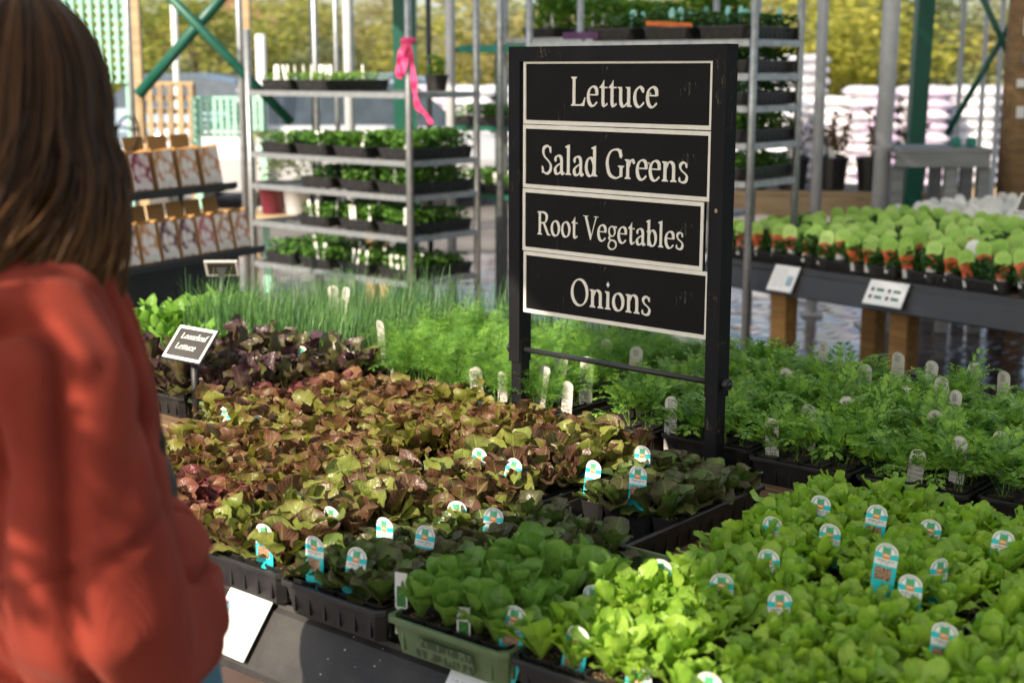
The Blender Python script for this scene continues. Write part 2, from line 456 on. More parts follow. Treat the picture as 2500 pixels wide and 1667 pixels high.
# ================================================================== DISPLAY TABLE
ZT = .674                                   # top of the planks
table = thing('display_table', 'weathered plank display table with black front edge under the lettuce trays', 'table', T(-1.7, 2.4, 0), -TA)
TU0, TU1, TV0, TV1 = -4.1, 0.3, 1.505, 3.46
def tl(U, V, z): return Vector((U + 1.7, V - 2.4, z))
npl = 20; pw = (TV1 - TV0) / npl
plm = None
for i in range(npl):
    b = MB(); b.cbox((0, 0, 0), (TU1 - TU0, pw - .012, .032), .004)
    o = b.build('plank', M['plank'], table, tl((TU0 + TU1) / 2 + R.uniform(-.01, .01), TV0 + (i + .5) * pw, ZT - .016 + R.uniform(-.001, .001)))
for V in (TV0 + .12, TV1 - .12):
    MB().box((0, 0, 0), (TU1 - TU0 - .2, .045, .14)).build('apron', M['plank'], table, tl((TU0 + TU1) / 2, V, ZT - .103))
    for U in (TU0 + .15, -1.9, TU1 - .15):
        MB().cbox((0, 0, 0), (.09, .09, ZT - .174), .006).build('leg', M['post_wood'], table, tl(U, V + (.08 if V < 2 else -.08), (ZT - .174) / 2))
def strip_mat():
    n = NT('worn_black_board'); ob = n.co('Object')
    f = n.noise(ob, 7, 6, .65)
    col = n.mix(n.ss(f, .35, .75), (.022, .021, .021), (.05, .047, .043))
    spk = n.m('MULTIPLY', n.m('LESS_THAN', n.vor(ob, 55), .09), n.m('GREATER_THAN', n.noise(ob, 5, 2), .52))
    col = n.mix(spk, col, (.45, .40, .32)); n.set(col, .6, 0, .35); n.bump(n.noise(n.scale(ob, (3, 40, 40)), 3, 5), .3, .003); return n.mat
M['strip'] = strip_mat()
fa = MB()                                    # a ledge and a face that leans out, one moulded board
prof = [(1.505, .668), (1.49, .668), (1.487, .660), (1.477, .655), (1.415, .575), (1.415, .562), (1.435, .556), (1.505, .6)]
fa.loft([[tl(U, v_, z_) for v_, z_ in prof] for U in (TU0, TU1)], caps=True)
fa.build('front_edge_board', M['strip'], table)

# ================================================================== TRAYS, PACKS
TW, TL_, TH = .235, .50, .058
def tray_mesh(mat, w=TW, l=TL_, h=TH, name='tray'):
    m = MB()
    def ring(dx, z): 
        x, y, c = w / 2 - dx, l / 2 - dx, .012
        return [(-x + c, -y, z), (x - c, -y, z), (x, -y + c, z), (x, y - c, z), (x - c, y, z), (-x + c, y, z), (-x, y - c, z), (-x, -y + c, z)]
    rs = [ring(.012, 0), ring(.003, h - .008), ring(-.003, h - .008), ring(-.003, h - .002), ring(-.001, h), ring(.0045, h), ring(.0055, h - .004), ring(.0145, .003)]
    m.loft(rs)
    n = 8; m.f.append(tuple(len(m.v) - n + i for i in range(n))); m.m.append(0)
    m.f.append(tuple(range(n - 1, -1, -1))); m.m.append(0)
    for s_ in (-1, 1):                                   # ribs pressed into the walls
        for k in range(6): m.box((-w / 2 + .03 + k * (w - .06) / 5, s_ * (l / 2 - .0082), h * .5), (.005, .006, h * .72))
        for k in range(12): m.box((s_ * (w / 2 - .0082), -l / 2 + .03 + k * (l - .06) / 11, h * .5), (.006, .005, h * .72))
    return m.mesh(name, mat)
TRAY = {'black': tray_mesh(M['blackpl']), 'green': tray_mesh(M['greenpl'])}
PWX, PLY = .108, .155                                    # a six-cell pack
CXS = [(-.027 + .054 * i, -.0515 + .0515 * j) for j in range(3) for i in range(2)]
def pack_mesh():
    m = MB(); hw, hl, H_ = .0265, .0252, .056
    for cx, cy in CXS:
        def ring(k, z, c=.006): 
            x, y = hw * k, hl * k
            return [(cx - x + c, cy - y, z), (cx + x - c, cy - y, z), (cx + x, cy - y + c, z), (cx + x, cy + y - c, z), (cx + x - c, cy + y, z), (cx - x + c, cy + y, z), (cx - x, cy + y - c, z), (cx - x, cy - y + c, z)]
        m.loft([ring(.74, 0), ring(.95, H_ - .004), ring(1.0, H_ - .003), ring(1.0, H_), ring(.92, H_), ring(.88, H_ - .02)])
        m.f.append(tuple(len(m.v) - 48 + i for i in range(7, -1, -1))); m.m.append(0)
    return m.mesh('cell_pack', M['blackpl'])
PACK = pack_mesh()
def soil_mesh():
    m = MB(); rr = random.Random(3)
    for cx, cy in CXS:
        n = 5; vs = [(cx + (-.5 + i / (n - 1)) * .047, cy + (-.5 + j / (n - 1)) * .045, .047 + rr.uniform(-.002, .004)) for j in range(n) for i in range(n)]
        m.add(vs, [(j * n + i, j * n + i + 1, (j + 1) * n + i + 1, (j + 1) * n + i) for j in range(n - 1) for i in range(n - 1)])
    return m.mesh('soil', M['soil'], True)
SOIL = soil_mesh()

# ------------------------------------------------------------------ leaves
def leaf_mesh(L, W, prof, p0, bend, cup, ruf, lobes=0.0, nl=10, seed=0, mat=None, side=0.0):
    """a leaf rising from the origin: p0 first angle from upright, bend total outward bend"""
    rr = random.Random(seed); xs = [p[0] for p in prof]; ws = [p[1] for p in prof]
    ph = rr.uniform(0, 6.28); ph2 = rr.uniform(0, 6.28); k = rr.uniform(7, 11); tw = rr.uniform(-.35, .35)
    nw = 6; vs = []; uvs = []
    y = z = 0.0; last = 0.0
    for i in range(nl + 1):
        s_ = i / nl; t = 1 - (1 - s_) ** 1.5
        a = p0 + bend * t ** 1.4
        y += math.sin(a) * (t - last) * L; z += math.cos(a) * (t - last) * L; last = t
        w = float(np.interp(t, xs, ws)) * W * .5
        if lobes: w *= 1 + lobes * math.sin(t * 17 + ph) * min(1, t * 2.2)
        for j in range(nw + 1):
            q = -1 + 2 * j / nw
            w2 = w * (1 + .06 * math.sin(5 * t + ph + q * 2))
            if lobes and q: w2 *= 1 + (.18 * math.sin(t * 21 + (ph2 if q < 0 else ph)) if abs(q) > .9 else 0)
            hgt = cup * w * abs(q) ** 1.7 + ruf * W * (math.sin(k * t * 2 + ph + (q > 0) * 1.7) + .5 * math.sin(k * t * 4.3 + ph2 - (q > 0) * 1.1)) * abs(q) ** 2 * min(1, t * 2)
            px = q * w2; py = y - math.cos(a) * hgt + side * 0; pz = z + math.sin(a) * hgt
            c_, s2 = math.cos(tw * t), math.sin(tw * t)
            vs.append((px * c_ + side * L * t * t, py + px * s2, pz)); uvs.append((.5 + q * .5, t))
    n = nw + 1
    fs = [(i * n + j, i * n + j + 1, (i + 1) * n + j + 1, (i + 1) * n + j) for i in range(nl) for j in range(nw)]
    return vs, fs, uvs
PROF = {'butter': [(0, .14), (.18, .26), (.4, .66), (.62, .97), (.78, 1), (.91, .78), (.97, .48), (1, .08)],
        'oak': [(0, .12), (.2, .2), (.42, .45), (.62, .85), (.78, 1), (.9, .8), (.97, .5), (1, .1)],
        'rom': [(0, .2), (.18, .34), (.4, .72), (.6, .98), (.76, 1), (.9, .78), (.97, .46), (1, .08)],
        'spin': [(0, .07), (.35, .1), (.5, .7), (.66, 1), (.82, .85), (.95, .45), (1, .05)]}
def leaf_set(name, mat, prof, L, W, cup, ruf, lobes, n=6, seed=0, spread=(.15, .95)):
    out = []
    for i in range(n):
        rr = random.Random(seed * 100 + i)
        f = i / (n - 1)
        vs, fs, uvs = leaf_mesh(L * rr.uniform(.85, 1.1), W * rr.uniform(.85, 1.12), PROF[prof], rr.uniform(.0, .12), spread[0] + (spread[1] - spread[0]) * f, cup * rr.uniform(.5, 1.3), ruf * rr.uniform(.6, 1.4), lobes, 14 if lobes else 10, seed * 100 + i, mat, rr.uniform(-.08, .08))
        m = MB(); m.add(vs, fs, 0, None, uvs); out.append(m.mesh('leaf', mat, True))
    return out
def heart_mesh(mat, prof, L, W, cup, ruf, lobes, seed):
    m = MB(); rr = random.Random(seed)
    for k in range(4):
        vs, fs, uvs = leaf_mesh(L * rr.uniform(.5, .8), W * rr.uniform(.5, .75), PROF[prof], rr.uniform(0, .15), rr.uniform(.1, .4), cup * 1.6, ruf, lobes, 8, seed + k, mat)
        m.add(vs, fs, 0, Matrix.Rotation(k * 1.57 + rr.uniform(-.3, .3), 4, 'Z') @ Matrix.Translation((0, .002, 0)), uvs)
    m.tube([(0, 0, -.006), (0, 0, .012)], [.0035, .003], 6, 1)
    return m.mesh('plant', [mat, M['stem']], True)
KIND = {}
def kind(k, mat, prof, L, W, cup, ruf, lobes, nleaf, tilt, seed, spread=(.15, .95)):
    KIND[k] = dict(leaves=leaf_set(k, M[mat], prof, L, W, cup, ruf, lobes, 6, seed, spread), hearts=[heart_mesh(M[mat], prof, L, W, cup, ruf, lobes, seed * 7 + q) for q in range(3)], n=nleaf, tilt=tilt)
kind('butter', 'butter', 'butter', .068, .029, .3, .12, 0, 12, (.0, .7), 1, (.05, .7))
kind('oak', 'oak', 'oak', .088, .054, .3, .14, .2, 6, (.05, .7), 2, (.15, .95))
kind('rom_red', 'rom_red', 'rom', .080, .058, .42, .10, 0, 6, (.1, .85), 3)
kind('rom_dark', 'rom_dark', 'rom', .060, .046, .42, .06, 0, 8, (.2, 1.05), 4)
kind('rom_green', 'rom_green', 'rom', .074, .046, .55, .05, 0, 7, (.05, .6), 5, (.05, .5))
kind('purple', 'purple', 'rom', .115, .048, .5, .1, .06, 6, (.15, .9), 6, (.1, .9))
kind('red_rom', 'red_rom', 'rom', .082, .052, .5, .12, .04, 6, (.15, .8), 8)
kind('spinach', 'spinach', 'spin', .10, .045, .4, .05, 0, 6, (.1, .7), 9)

def add_plants(pk, k, rr, root):
    K = KIND[k]
    for cx, cy in CXS:
        px, py = cx + rr.uniform(-.006, .006), cy + rr.uniform(-.006, .006)
        if not in_view(root.matrix_basis @ Vector((px, py, .08)), 90): continue
        s_ = rr.uniform(.82, 1.16)
        p = put('plant', rr.choice(K['hearts']), pk, (px, py, .05), (rr.uniform(-.15, .15), rr.uniform(-.15, .15), rr.uniform(0, 6.28)), s_)
        a0 = rr.uniform(0, 6.28)
        for i in range(K['n']):
            f = i / (K['n'] - 1); a = a0 + i * 2.4 + rr.uniform(-.35, .35)
            tl_ = K['tilt'][1] + (K['tilt'][0] - K['tilt'][1]) * f + rr.uniform(-.15, .15)
            lm = K['leaves'][min(5, max(0, int((1 - f) * 5 + rr.uniform(-1, 1.5))))]
            put('leaf', lm, p, (math.sin(-a) * .003, math.cos(-a) * .003, .0), (-tl_, 0, a), rr.uniform(.78, 1.12))

# feathery and bladed crops: one joined foliage part for a pack
def frond(m, L, rr, M4, fine=False, seg=8):
    """a carrot or dill frond: a stalk that forks twice into narrow leaflets"""
    pts = []; a = rr.uniform(.0, .15); bend = rr.uniform(.5, 1.7); y = z = 0
    for i in range(seg + 1):
        t = i / seg; aa = a + bend * t * t
        pts.append((Vector((0, y, z)), aa)); y += math.sin(aa) * L / seg; z += math.cos(aa) * L / seg
    w = .0007
    for i in range(seg):
        (p, _), (q, _) = pts[i], pts[i + 1]
        m.add([p + Vector((-w, 0, 0)), p + Vector((w, 0, 0)), q + Vector((w, 0, 0)), q + Vector((-w, 0, 0))], [(0, 1, 2, 3)], 0, M4)
    start = 3
    for i in range(start, seg + 1):
        p, aa = pts[i]; t = i / seg
        pl = L * (.40 if not fine else .30) * (1.12 - t * .75) * rr.uniform(.8, 1.15)
        fwd = Vector((0, math.sin(aa), math.cos(aa)))
        for sd_ in (-1, 1):
            d1 = (Vector((sd_, 0, 0)) * .85 + fwd * .75 + Vector((0, rr.uniform(-.2, .35), rr.uniform(-.25, .2)))).normalized()
            q = p + d1 * pl; nrm = fwd.cross(d1).normalized(); up = d1.cross(nrm)
            hw = .0005
            m.add([p - up * hw, p + up * hw, q + up * hw * .5, q - up * hw * .5], [(0, 1, 2, 3)], 0, M4)
            ns = 4 if not fine else 5
            for k in range(ns + 1):
                tt = .28 + .72 * k / ns; b = p.lerp(q, tt); ll = pl * (.40 if not fine else .42) * (1.15 - tt * .55) * rr.uniform(.75, 1.2)
                for s2 in ((-1, 1) if k < ns else (0,)):
                    d2 = (up * s2 * .8 + d1 * .8 + nrm * rr.uniform(-.3, .3)).normalized()
                    e = b + d2 * ll; wd = ll * (.28 if not fine else .06); sdv = d2.cross(nrm).normalized() * wd
                    mid = b.lerp(e, .6)
                    m.add([b - sdv * .3, b + sdv * .3, mid + sdv, e, mid - sdv], [(0, 1, 2, 3, 4)], 0, M4)
def feather_pack(name, mat, L, per, fine, seed, tilt=.75, seg=8):
    m = MB(); rr = random.Random(seed)
    for cx, cy in CXS:
        for k in range(per):
            M4 = Matrix.Translation((cx + rr.uniform(-.012, .012), cy + rr.uniform(-.012, .012), .048)) @ Matrix.Rotation(rr.uniform(0, 6.28), 4, 'Z') @ Matrix.Rotation(-rr.uniform(0, tilt), 4, 'X')
            frond(m, L * rr.uniform(.7, 1.15), rr, M4, fine, seg)
    return m.mesh('foliage', mat)
def blade_pack(mat, L, per, seed, w=.0011, tilt=.22, bend=.35):
    m = MB(); rr = random.Random(seed)
    for cx, cy in CXS:
        for k in range(per):
            M4 = Matrix.Translation((cx + rr.uniform(-.019, .019), cy + rr.uniform(-.019, .019), .048)) @ Matrix.Rotation(rr.uniform(0, 6.28), 4, 'Z') @ Matrix.Rotation(-abs(rr.gauss(0, tilt)), 4, 'X')
            l_ = L * rr.uniform(.6, 1.15); bd = abs(rr.gauss(0, bend)); y = z = 0; vs = []
            for i in range(6):
                t = i / 5; ww = w * (1 - t * .85)
                vs += [(-ww, y, z), (ww, y, z)]; aa = bd * t * t * 1.6; y += math.sin(aa) * l_ / 5; z += math.cos(aa) * l_ / 5
            m.add(vs, [(2 * i, 2 * i + 1, 2 * i + 3, 2 * i + 2) for i in range(5)], 0, M4)
    return m.mesh('foliage', mat)
FOL = {'carrot': [feather_pack('carrot', M['carrot'], .120, 6, False, 40 + i, .8, 7) for i in range(5)],
       'dill': [feather_pack('dill', M['dill'], .15, 9, True, 50 + i, .62, 9) for i in range(4)],
       'chive': [blade_pack(M['chive'], .185, 26, 60 + i, .0017, .2, .5) for i in range(5)]}
TAGS = []
PACKLBL = {
 'butter': ('lettuce_pack', 'lettuce'), 'oak': ('lettuce_pack', 'lettuce'), 'rom_red': ('lettuce_pack', 'lettuce'), 'rom_dark': ('lettuce_pack', 'lettuce'),
 'rom_green': ('lettuce_pack', 'lettuce'), 'purple': ('lettuce_pack', 'lettuce'), 'red_rom': ('lettuce_pack', 'lettuce'), 'spinach': ('spinach_pack', 'spinach'),
 'carrot': ('carrot_pack', 'carrot'), 'dill': ('dill_pack', 'dill'), 'chive': ('onion_pack', 'onion seedlings')}
def tray(U0, V0, k, color, tlabel, plabel, skip=(), rz=0.0, over=None, dz=0.0):
    """U0,V0: near left corner in table coordinates; k: crop; skip: pack slots left empty; over: other crop in some slots"""
    rr = random.Random(int((U0 * 31 + V0 * 77) * 1000))
    c = T(U0 + TW / 2, V0 + TL_ / 2, ZT + .001 + dz)
    rot = -TA + rz + rr.uniform(-.012, .012)
    o = put('seedling_tray', TRAY[color], None, c, (0, 0, rot)); tag(o, tlabel, 'tray', 'seedling trays on the display table')
    for j in range(3):
        for i in range(2):
            slot = (i, j)
            if slot in skip: continue
            kk = (over or {}).get(slot, k); pl = plabel if kk == k else (over or {})['label']
            lx, ly = -.054 + .108 * i, -.158 + .158 * j
            q = Matrix.Rotation(rot, 4, 'Z') @ Vector((lx, ly, 0))
            loc = c + q + Vector((0, 0, .0035))
            if not any(in_view(loc + Vector((ax, ay, .1)), 40) for ax in (-.08, .08) for ay in (-.08, .08)): continue
            nm, cat = PACKLBL[kk]
            pk = thing(nm, ('front', 'middle', 'back')[j] + (' left ', ' right ')[i] + pl, cat, loc, rot + rr.uniform(-.02, .02), pl.split(' in ')[0] + ' packs')
            pk.matrix_basis = Matrix.Translation(pk.location) @ Matrix.Rotation(pk.rotation_euler.z, 4, 'Z')
            put('cell_pack', PACK, pk); put('soil', SOIL, pk)
            if kk in FOL:
                put('foliage', rr.choice(FOL[kk]), pk, (0, 0, 0), (0, 0, rr.choice((0, PI))), (1, 1, rr.uniform(.85, 1.12)), 'stuff')
            else: add_plants(pk, kk, rr, pk)

BUT = 'bright green butterhead lettuce pack in the '
tray(-1.96, 1.46, 'rom_red', 'black', 'black tray at the left front corner above the white card', 'mottled olive and red romaine pack in the left front black tray')
tray(-1.715, 1.45, 'rom_dark', 'black', 'black tray at the front edge left of the lettered green tray', 'dark bronze green romaine pack in the front black tray', over={(0, 2): 'rom_red', 'label': 'mottled romaine pack in the front black tray behind the tag'})
tray(-1.47, 1.45, 'rom_green', 'green', 'green plastic tray with dark moulded lettering at the front edge', 'smooth mid green romaine pack in the lettered green tray', skip=((1, 2),), over={(0, 2): 'rom_dark', 'label': 'dark romaine pack in the lettered green tray'})
tray(-1.225, 1.45, 'butter', 'black', 'black tray under the nearest sunlit butterhead lettuce', BUT + 'front tray beside the lettered green tray')
tray(-.98, 1.44, 'butter', 'black', 'black tray under butterhead lettuce, second from the lettered green tray', BUT + 'second front tray')
tray(-.735, 1.45, 'butter', 'black', 'black tray under butterhead lettuce at the lower right corner', BUT + 'lower right tray')
tray(-1.25, 1.955, 'butter', 'black', 'black tray of butterhead lettuce nearest the bare table planks', BUT + 'tray beside the bare planks', skip=())
tray(-1.005, 1.955, 'butter', 'black', 'black tray of butterhead lettuce next from the bare planks', BUT + 'tray next from the bare planks')
tray(-.76, 1.955, 'butter', 'black', 'black tray of butterhead lettuce at the right picture edge', BUT + 'tray at the right edge')
tray(-2.205, 1.48, 'oak', 'green', 'green tray of red lettuce beside the red sleeve', 'red brown oakleaf lettuce pack in the tray beside the sleeve', over={(0, 0): 'red_rom', (1, 0): 'red_rom', 'label': 'veined dark red romaine pack in the tray beside the sleeve'})
tray(-2.45, 1.48, 'oak', 'black', 'black tray of oakleaf lettuce half hidden by the sleeve', 'red brown oakleaf lettuce pack in the tray behind the sleeve')
tray(-2.13, 1.97, 'oak', 'green', 'green tray with a bare front corner among the oakleaf lettuce', 'sunlit oakleaf lettuce pack in the green tray', skip=((1, 0),))
tray(-2.38, 1.985, 'oak', 'black', 'black tray in the middle of the oakleaf lettuce', 'sunlit oakleaf lettuce pack in the middle black tray')
tray(-2.63, 1.98, 'oak', 'black', 'black tray of oakleaf lettuce in front of the small lettuce sign', 'coppery oakleaf lettuce pack in front of the small lettuce sign', over={(0, 2): 'red_rom', (0, 1): 'red_rom', 'label': 'dark red lettuce pack in the tray before the small sign'})
tray(-1.885, 1.96, 'rom_red', 'black', 'black tray of mottled romaine before the left sign leg', 'large leaved mottled romaine pack in the tray before the sign')
tray(-1.61, 1.935, 'rom_dark', 'black', 'black tray with a bare front end beside the bare planks', 'dark green romaine rosette pack in the half bare black tray', skip=((0, 0), (1, 0)))
tray(-3.14, 2.15, 'purple', 'black', 'black tray of purple romaine left of the small sign stake', 'long leaved purple romaine pack in the tray left of the stake')
tray(-2.89, 2.16, 'purple', 'green', 'green tray of purple romaine beside the onion seedlings', 'long leaved purple romaine pack in the green tray')
for i, U in enumerate((-3.56, -3.31, -3.06)):
    for j, V in enumerate((2.62, 3.125)):
        tray(U, V, 'chive', 'black', ('left', 'middle', 'right')[i] + (' front' if j == 0 else ' back') + ' black tray of thin green onion seedlings', 'thin bladed onion seedling pack in the ' + ('left', 'middle', 'right')[i] + (' front' if j == 0 else ' back') + ' onion tray', skip=() if j == 0 else ((0, 1), (1, 1), (0, 2), (1, 2)))
for i, U in enumerate((-2.80, -2.55, -2.30)):
    tray(U, 2.60, 'dill', 'black', ('black tray of feathery dill beside the onion seedlings', 'black tray of feathery dill midway to the sign', 'black tray of feathery dill behind the left sign leg')[i], ('feathery dill pack in the tray beside the onions', 'feathery dill pack in the middle dill tray', 'feathery dill pack in the tray behind the sign leg')[i], skip=((0, 0),) if i == 0 else ())
    tray(U, 3.11, 'chive' if i < 2 else 'dill', 'black', ('black tray of onion seedlings behind the first dill', 'black tray of onion seedlings behind the second dill', 'black tray of dill seen under the sign')[i], ('onion seedling pack in the tray behind the dill', 'onion seedling pack in the far tray behind the dill', 'feathery dill pack in the tray seen under the sign')[i], skip=((0, 1), (1, 1), (0, 2), (1, 2)))
CT = ('black tray of carrot tops behind the sign', 'black tray of carrot tops behind the right sign leg', 'black tray of carrot tops right of the sign', 'black tray of carrot tops with its corner on bare planks', 'black tray of carrot tops at the right picture edge')
for i, U in enumerate((-2.02, -1.77, -1.52, -1.27, -1.02)):
    tray(U, 2.60 + (0.02, .035, .0, .01, .03)[i], 'carrot', 'black', CT[i], 'ferny carrot pack in the ' + CT[i].replace('black tray of carrot tops', 'carrot tray').replace(' in ', ' on '), skip=((0, 0),) if i == 0 else ())
    tray(U, 3.12, 'carrot', 'black', CT[i] + ', back row', 'ferny carrot pack in the back row ' + CT[i].replace('black tray of carrot tops', 'tray').replace(' in ', ' on '), skip=((0, 1), (1, 1), (0, 2), (1, 2)))
tray(-3.81, 2.55, 'spinach', 'black', 'black tray of round leaved spinach at the far left table end', 'round leaved spinach pack in the far left tray')
tray(-3.39, 2.09, 'spinach', 'black', 'black tray of spinach beside the red shoulder', 'yellow green spinach pack in the tray by the red shoulder')

# ================================================================== SERIF LETTERING (drawn with a broad nib)
def cat_rom(pts, n=7):
    P_ = [Vector((*p, 0)) for p in pts]; P_ = [P_[0] * 2 - P_[1]] + P_ + [P_[-1] * 2 - P_[-2]]; out = []
    for i in range(1, len(P_) - 2):
        a, b, c, d = P_[i - 1:i + 3]
        for k in range(n):
            t = k / n
            out.append(.5 * ((2 * b) + (-a + c) * t + (2 * a - 5 * b + 4 * c - d) * t * t + (-a + 3 * b - 3 * c + d) * t ** 3))
    out.append(P_[-2]); return out
NIB = [0.0]
def nib(m, pts, T_, th=.038, thn=.112, ang=18, closed=False):
    """sweep a broad nib: thick where the path runs upright, thin where it runs level"""
    if closed:
        ps = [Vector((p[0], p[1], 0)) for p in pts]
    else: ps = cat_rom(pts)
    n = len(ps); A_, B_ = [], []
    for i, p in enumerate(ps):
        q0, q1 = (ps[(i - 1) % n], ps[(i + 1) % n]) if closed else (ps[max(i - 1, 0)], ps[min(i + 1, n - 1)])
        t = (q1 - q0).normalized(); nr = Vector((-t.y, t.x, 0))
        c = abs(t.x * math.sin(rad(ang)) - t.y * math.cos(rad(ang)))
        w = (th + (thn - th) * c ** 1.6) / 2
        A_.append(p + nr * w); B_.append(p - nr * w)
    poly(m, A_, B_, T_, closed)
def poly(m, A_, B_, T_, closed):
    z = .0009 + NIB[0] * .00006; NIB[0] = (NIB[0] + 1) % 7
    n = len(A_); rng = range(n if closed else n - 1)
    vs = [(p.x, p.y, zz) for zz in (0, z) for p in A_ + B_]; fs = []
    for i in rng:
        j = (i + 1) % n
        fs += [(2 * n + i, 3 * n + i, 3 * n + j, 2 * n + j), (i, 2 * n + i, 2 * n + j, j), (n + i, n + j, 3 * n + j, 3 * n + i)]
    m.add([T_ @ Vector((v[0], v[1], 0)) + Vector((0, 0, v[2])) for v in vs], fs)
def flat(m, pts, T_):
    z = .0009 + NIB[0] * .00006; NIB[0] = (NIB[0] + 1) % 7; n = len(pts)
    vs = [(x, y, zz) for zz in (0, z) for x, y in pts]
    m.add([T_ @ Vector((v[0], v[1], 0)) + Vector((0, 0, v[2])) for v in vs], [tuple(range(n, 2 * n))] + [(i, (i + 1) % n, n + (i + 1) % n, n + i) for i in range(n)])
SW = .054
def stem(m, x, y0, y1, T_, bot=3, top=1, w=SW):
    """bot/top bits: 1 left serif, 2 right serif; top 4 = slanted flag to the left"""
    flat(m, [(x - w, y0), (x + w, y0), (x + w, y1), (x - w, y1)], T_)
    L_ = w + .055
    if bot: flat(m, [(x - (L_ if bot & 1 else w), y0), (x + (L_ if bot & 2 else w), y0), (x + (L_ if bot & 2 else w), y0 + .022), (x + w, y0 + .055), (x - w, y0 + .055), (x - (L_ if bot & 1 else w), y0 + .022)], T_)
    if top in (1, 2, 3): flat(m, [(x - (L_ if top & 1 else w), y1), (x - (L_ if top & 1 else w), y1 - .022), (x - w, y1 - .055), (x + w, y1 - .055), (x + (L_ if top & 2 else w), y1 - .022), (x + (L_ if top & 2 else w), y1)], T_)
    if top == 4: flat(m, [(x + w, y1), (x + w, y1 + .02), (x - w - .07, y1 - .035), (x - w - .07, y1 - .055), (x - w, y1 - .075), (x, y1 - .06)], T_)
def ell(cx, cy, rx, ry, n=36): return [(cx + rx * math.cos(2 * PI * k / n), cy + ry * math.sin(2 * PI * k / n)) for k in range(n)]
def dot(m, x, y, r, T_): flat(m, ell(x, y, r, r, 12), T_)
def g_L(m, T): stem(m, .13, 0, .68, T, 1, 3); flat(m, [(.13, 0), (.52, 0), (.57, .20), (.535, .20), (.46, .07), (.37, .038), (.13, .038)], T)
def g_e(m, T): nib(m, [(.40, .255), (.375, .40), (.25, .455), (.12, .38), (.075, .22), (.13, .06), (.26, .005), (.41, .10)], T); flat(m, [(.1, .25), (.425, .25), (.425, .28), (.1, .28)], T)
def g_t(m, T): flat(m, [(.02, .425), (.02, .44), (.12, .52), (.185, .61), (.195, .61), (.195, .455), (.31, .455), (.31, .42)], T); nib(m, [(.15, .46), (.15, .25), (.155, .08), (.21, .012), (.32, .07)], T)
def g_u(m, T): nib(m, [(.13, .42), (.13, .2), (.15, .07), (.24, .01), (.39, .1)], T); flat(m, [(.175, .455), (.175, .40), (.09, .40), (.02, .435), (.02, .455)], T); stem(m, .42, .0, .455, T, 2, 1)
def g_c(m, T): nib(m, [(.38, .37), (.30, .44), (.22, .45), (.11, .36), (.075, .22), (.12, .07), (.25, .005), (.41, .11)], T); dot(m, .365, .365, .042, T)
def g_S(m, T): nib(m, [(.41, .53), (.36, .64), (.26, .67), (.14, .62), (.11, .52), (.17, .41), (.31, .32), (.41, .22), (.40, .09), (.27, .005), (.13, .04), (.07, .16)], T, .04, .095, -25); flat(m, [(.425, .50), (.40, .50), (.39, .66), (.425, .66)], T); flat(m, [(.055, .19), (.08, .19), (.09, .01), (.055, .01)], T)
def g_s(m, T): nib(m, [(.31, .35), (.27, .43), (.19, .45), (.11, .41), (.09, .345), (.14, .27), (.25, .21), (.32, .14), (.29, .04), (.19, .005), (.09, .03), (.055, .10)], T, .038, .088, -25); flat(m, [(.325, .33), (.30, .33), (.295, .445), (.325, .445)], T); flat(m, [(.045, .125), (.07, .125), (.075, .01), (.045, .01)], T)
def g_a(m, T): nib(m, [(.09, .33), (.13, .42), (.24, .45), (.33, .39), (.345, .25), (.345, .1), (.39, .015), (.47, .05)], T); dot(m, .105, .34, .04, T); nib(m, [(.335, .275), (.2, .225), (.095, .14), (.12, .035), (.22, .015), (.335, .09)], T)
def g_l(m, T): stem(m, .14, 0, .715, T, 3, 4)
def g_d(m, T): nib(m, ell(.235, .225, .15, .215), T, closed=True); stem(m, .40, .01, .715, T, 2, 4)
def g_b(m, T): nib(m, ell(.285, .225, .15, .215), T, closed=True); stem(m, .13, .01, .715, T, 0, 4)
def g_G(m, T): nib(m, [(.60, .50), (.54, .63), (.41, .67), (.22, .62), (.10, .46), (.09, .28), (.18, .08), (.38, .005), (.52, .03), (.61, .08)], T); flat(m, [(.615, .47), (.585, .47), (.565, .62), (.585, .67), (.615, .67)], T); stem(m, .60, .04, .30, T, 0, 3)
def g_r(m, T): stem(m, .13, 0, .455, T, 3, 1); nib(m, [(.16, .30), (.21, .40), (.28, .44), (.35, .42)], T, .05); dot(m, .345, .395, .045, T)
def g_n(m, T): stem(m, .13, 0, .455, T, 3, 1); nib(m, [(.16, .31), (.23, .42), (.32, .445), (.41, .39), (.43, .28), (.43, .05)], T); stem(m, .43, 0, .1, T, 3, 0)
def g_R(m, T): stem(m, .13, 0, .68, T, 3, 1); nib(m, [(.12, .662), (.32, .662), (.45, .60), (.47, .51), (.42, .40), (.30, .355), (.14, .35)], T); flat(m, [(.27, .36), (.37, .37), (.58, .045), (.66, .022), (.66, 0), (.50, 0)], T)
def g_o(m, T): nib(m, ell(.25, .225, .175, .215), T, closed=True)
def g_O(m, T): nib(m, ell(.37, .335, .29, .335), T, closed=True, thn=.105)
def g_V(m, T): flat(m, [(.05, .66), (.155, .66), (.375, .12), (.345, 0), (.315, 0)], T); flat(m, [(.315, 0), (.345, 0), (.605, .66), (.565, .66)], T); flat(m, [(-.02, .68), (-.02, .66), (.22, .66), (.22, .68)], T); flat(m, [(.48, .68), (.48, .66), (.68, .66), (.68, .68)], T)
def g_g(m, T): nib(m, ell(.225, .305, .135, .14), T, closed=True, th=.03, thn=.075); nib(m, [(.15, .185), (.10, .12), (.16, .06), (.32, .045), (.41, -.02), (.41, -.11), (.31, -.19), (.17, -.195), (.075, -.13), (.09, -.04), (.17, .05)], T, .035, .07); nib(m, [(.325, .39), (.37, .435), (.45, .42)], T, .045, .06)
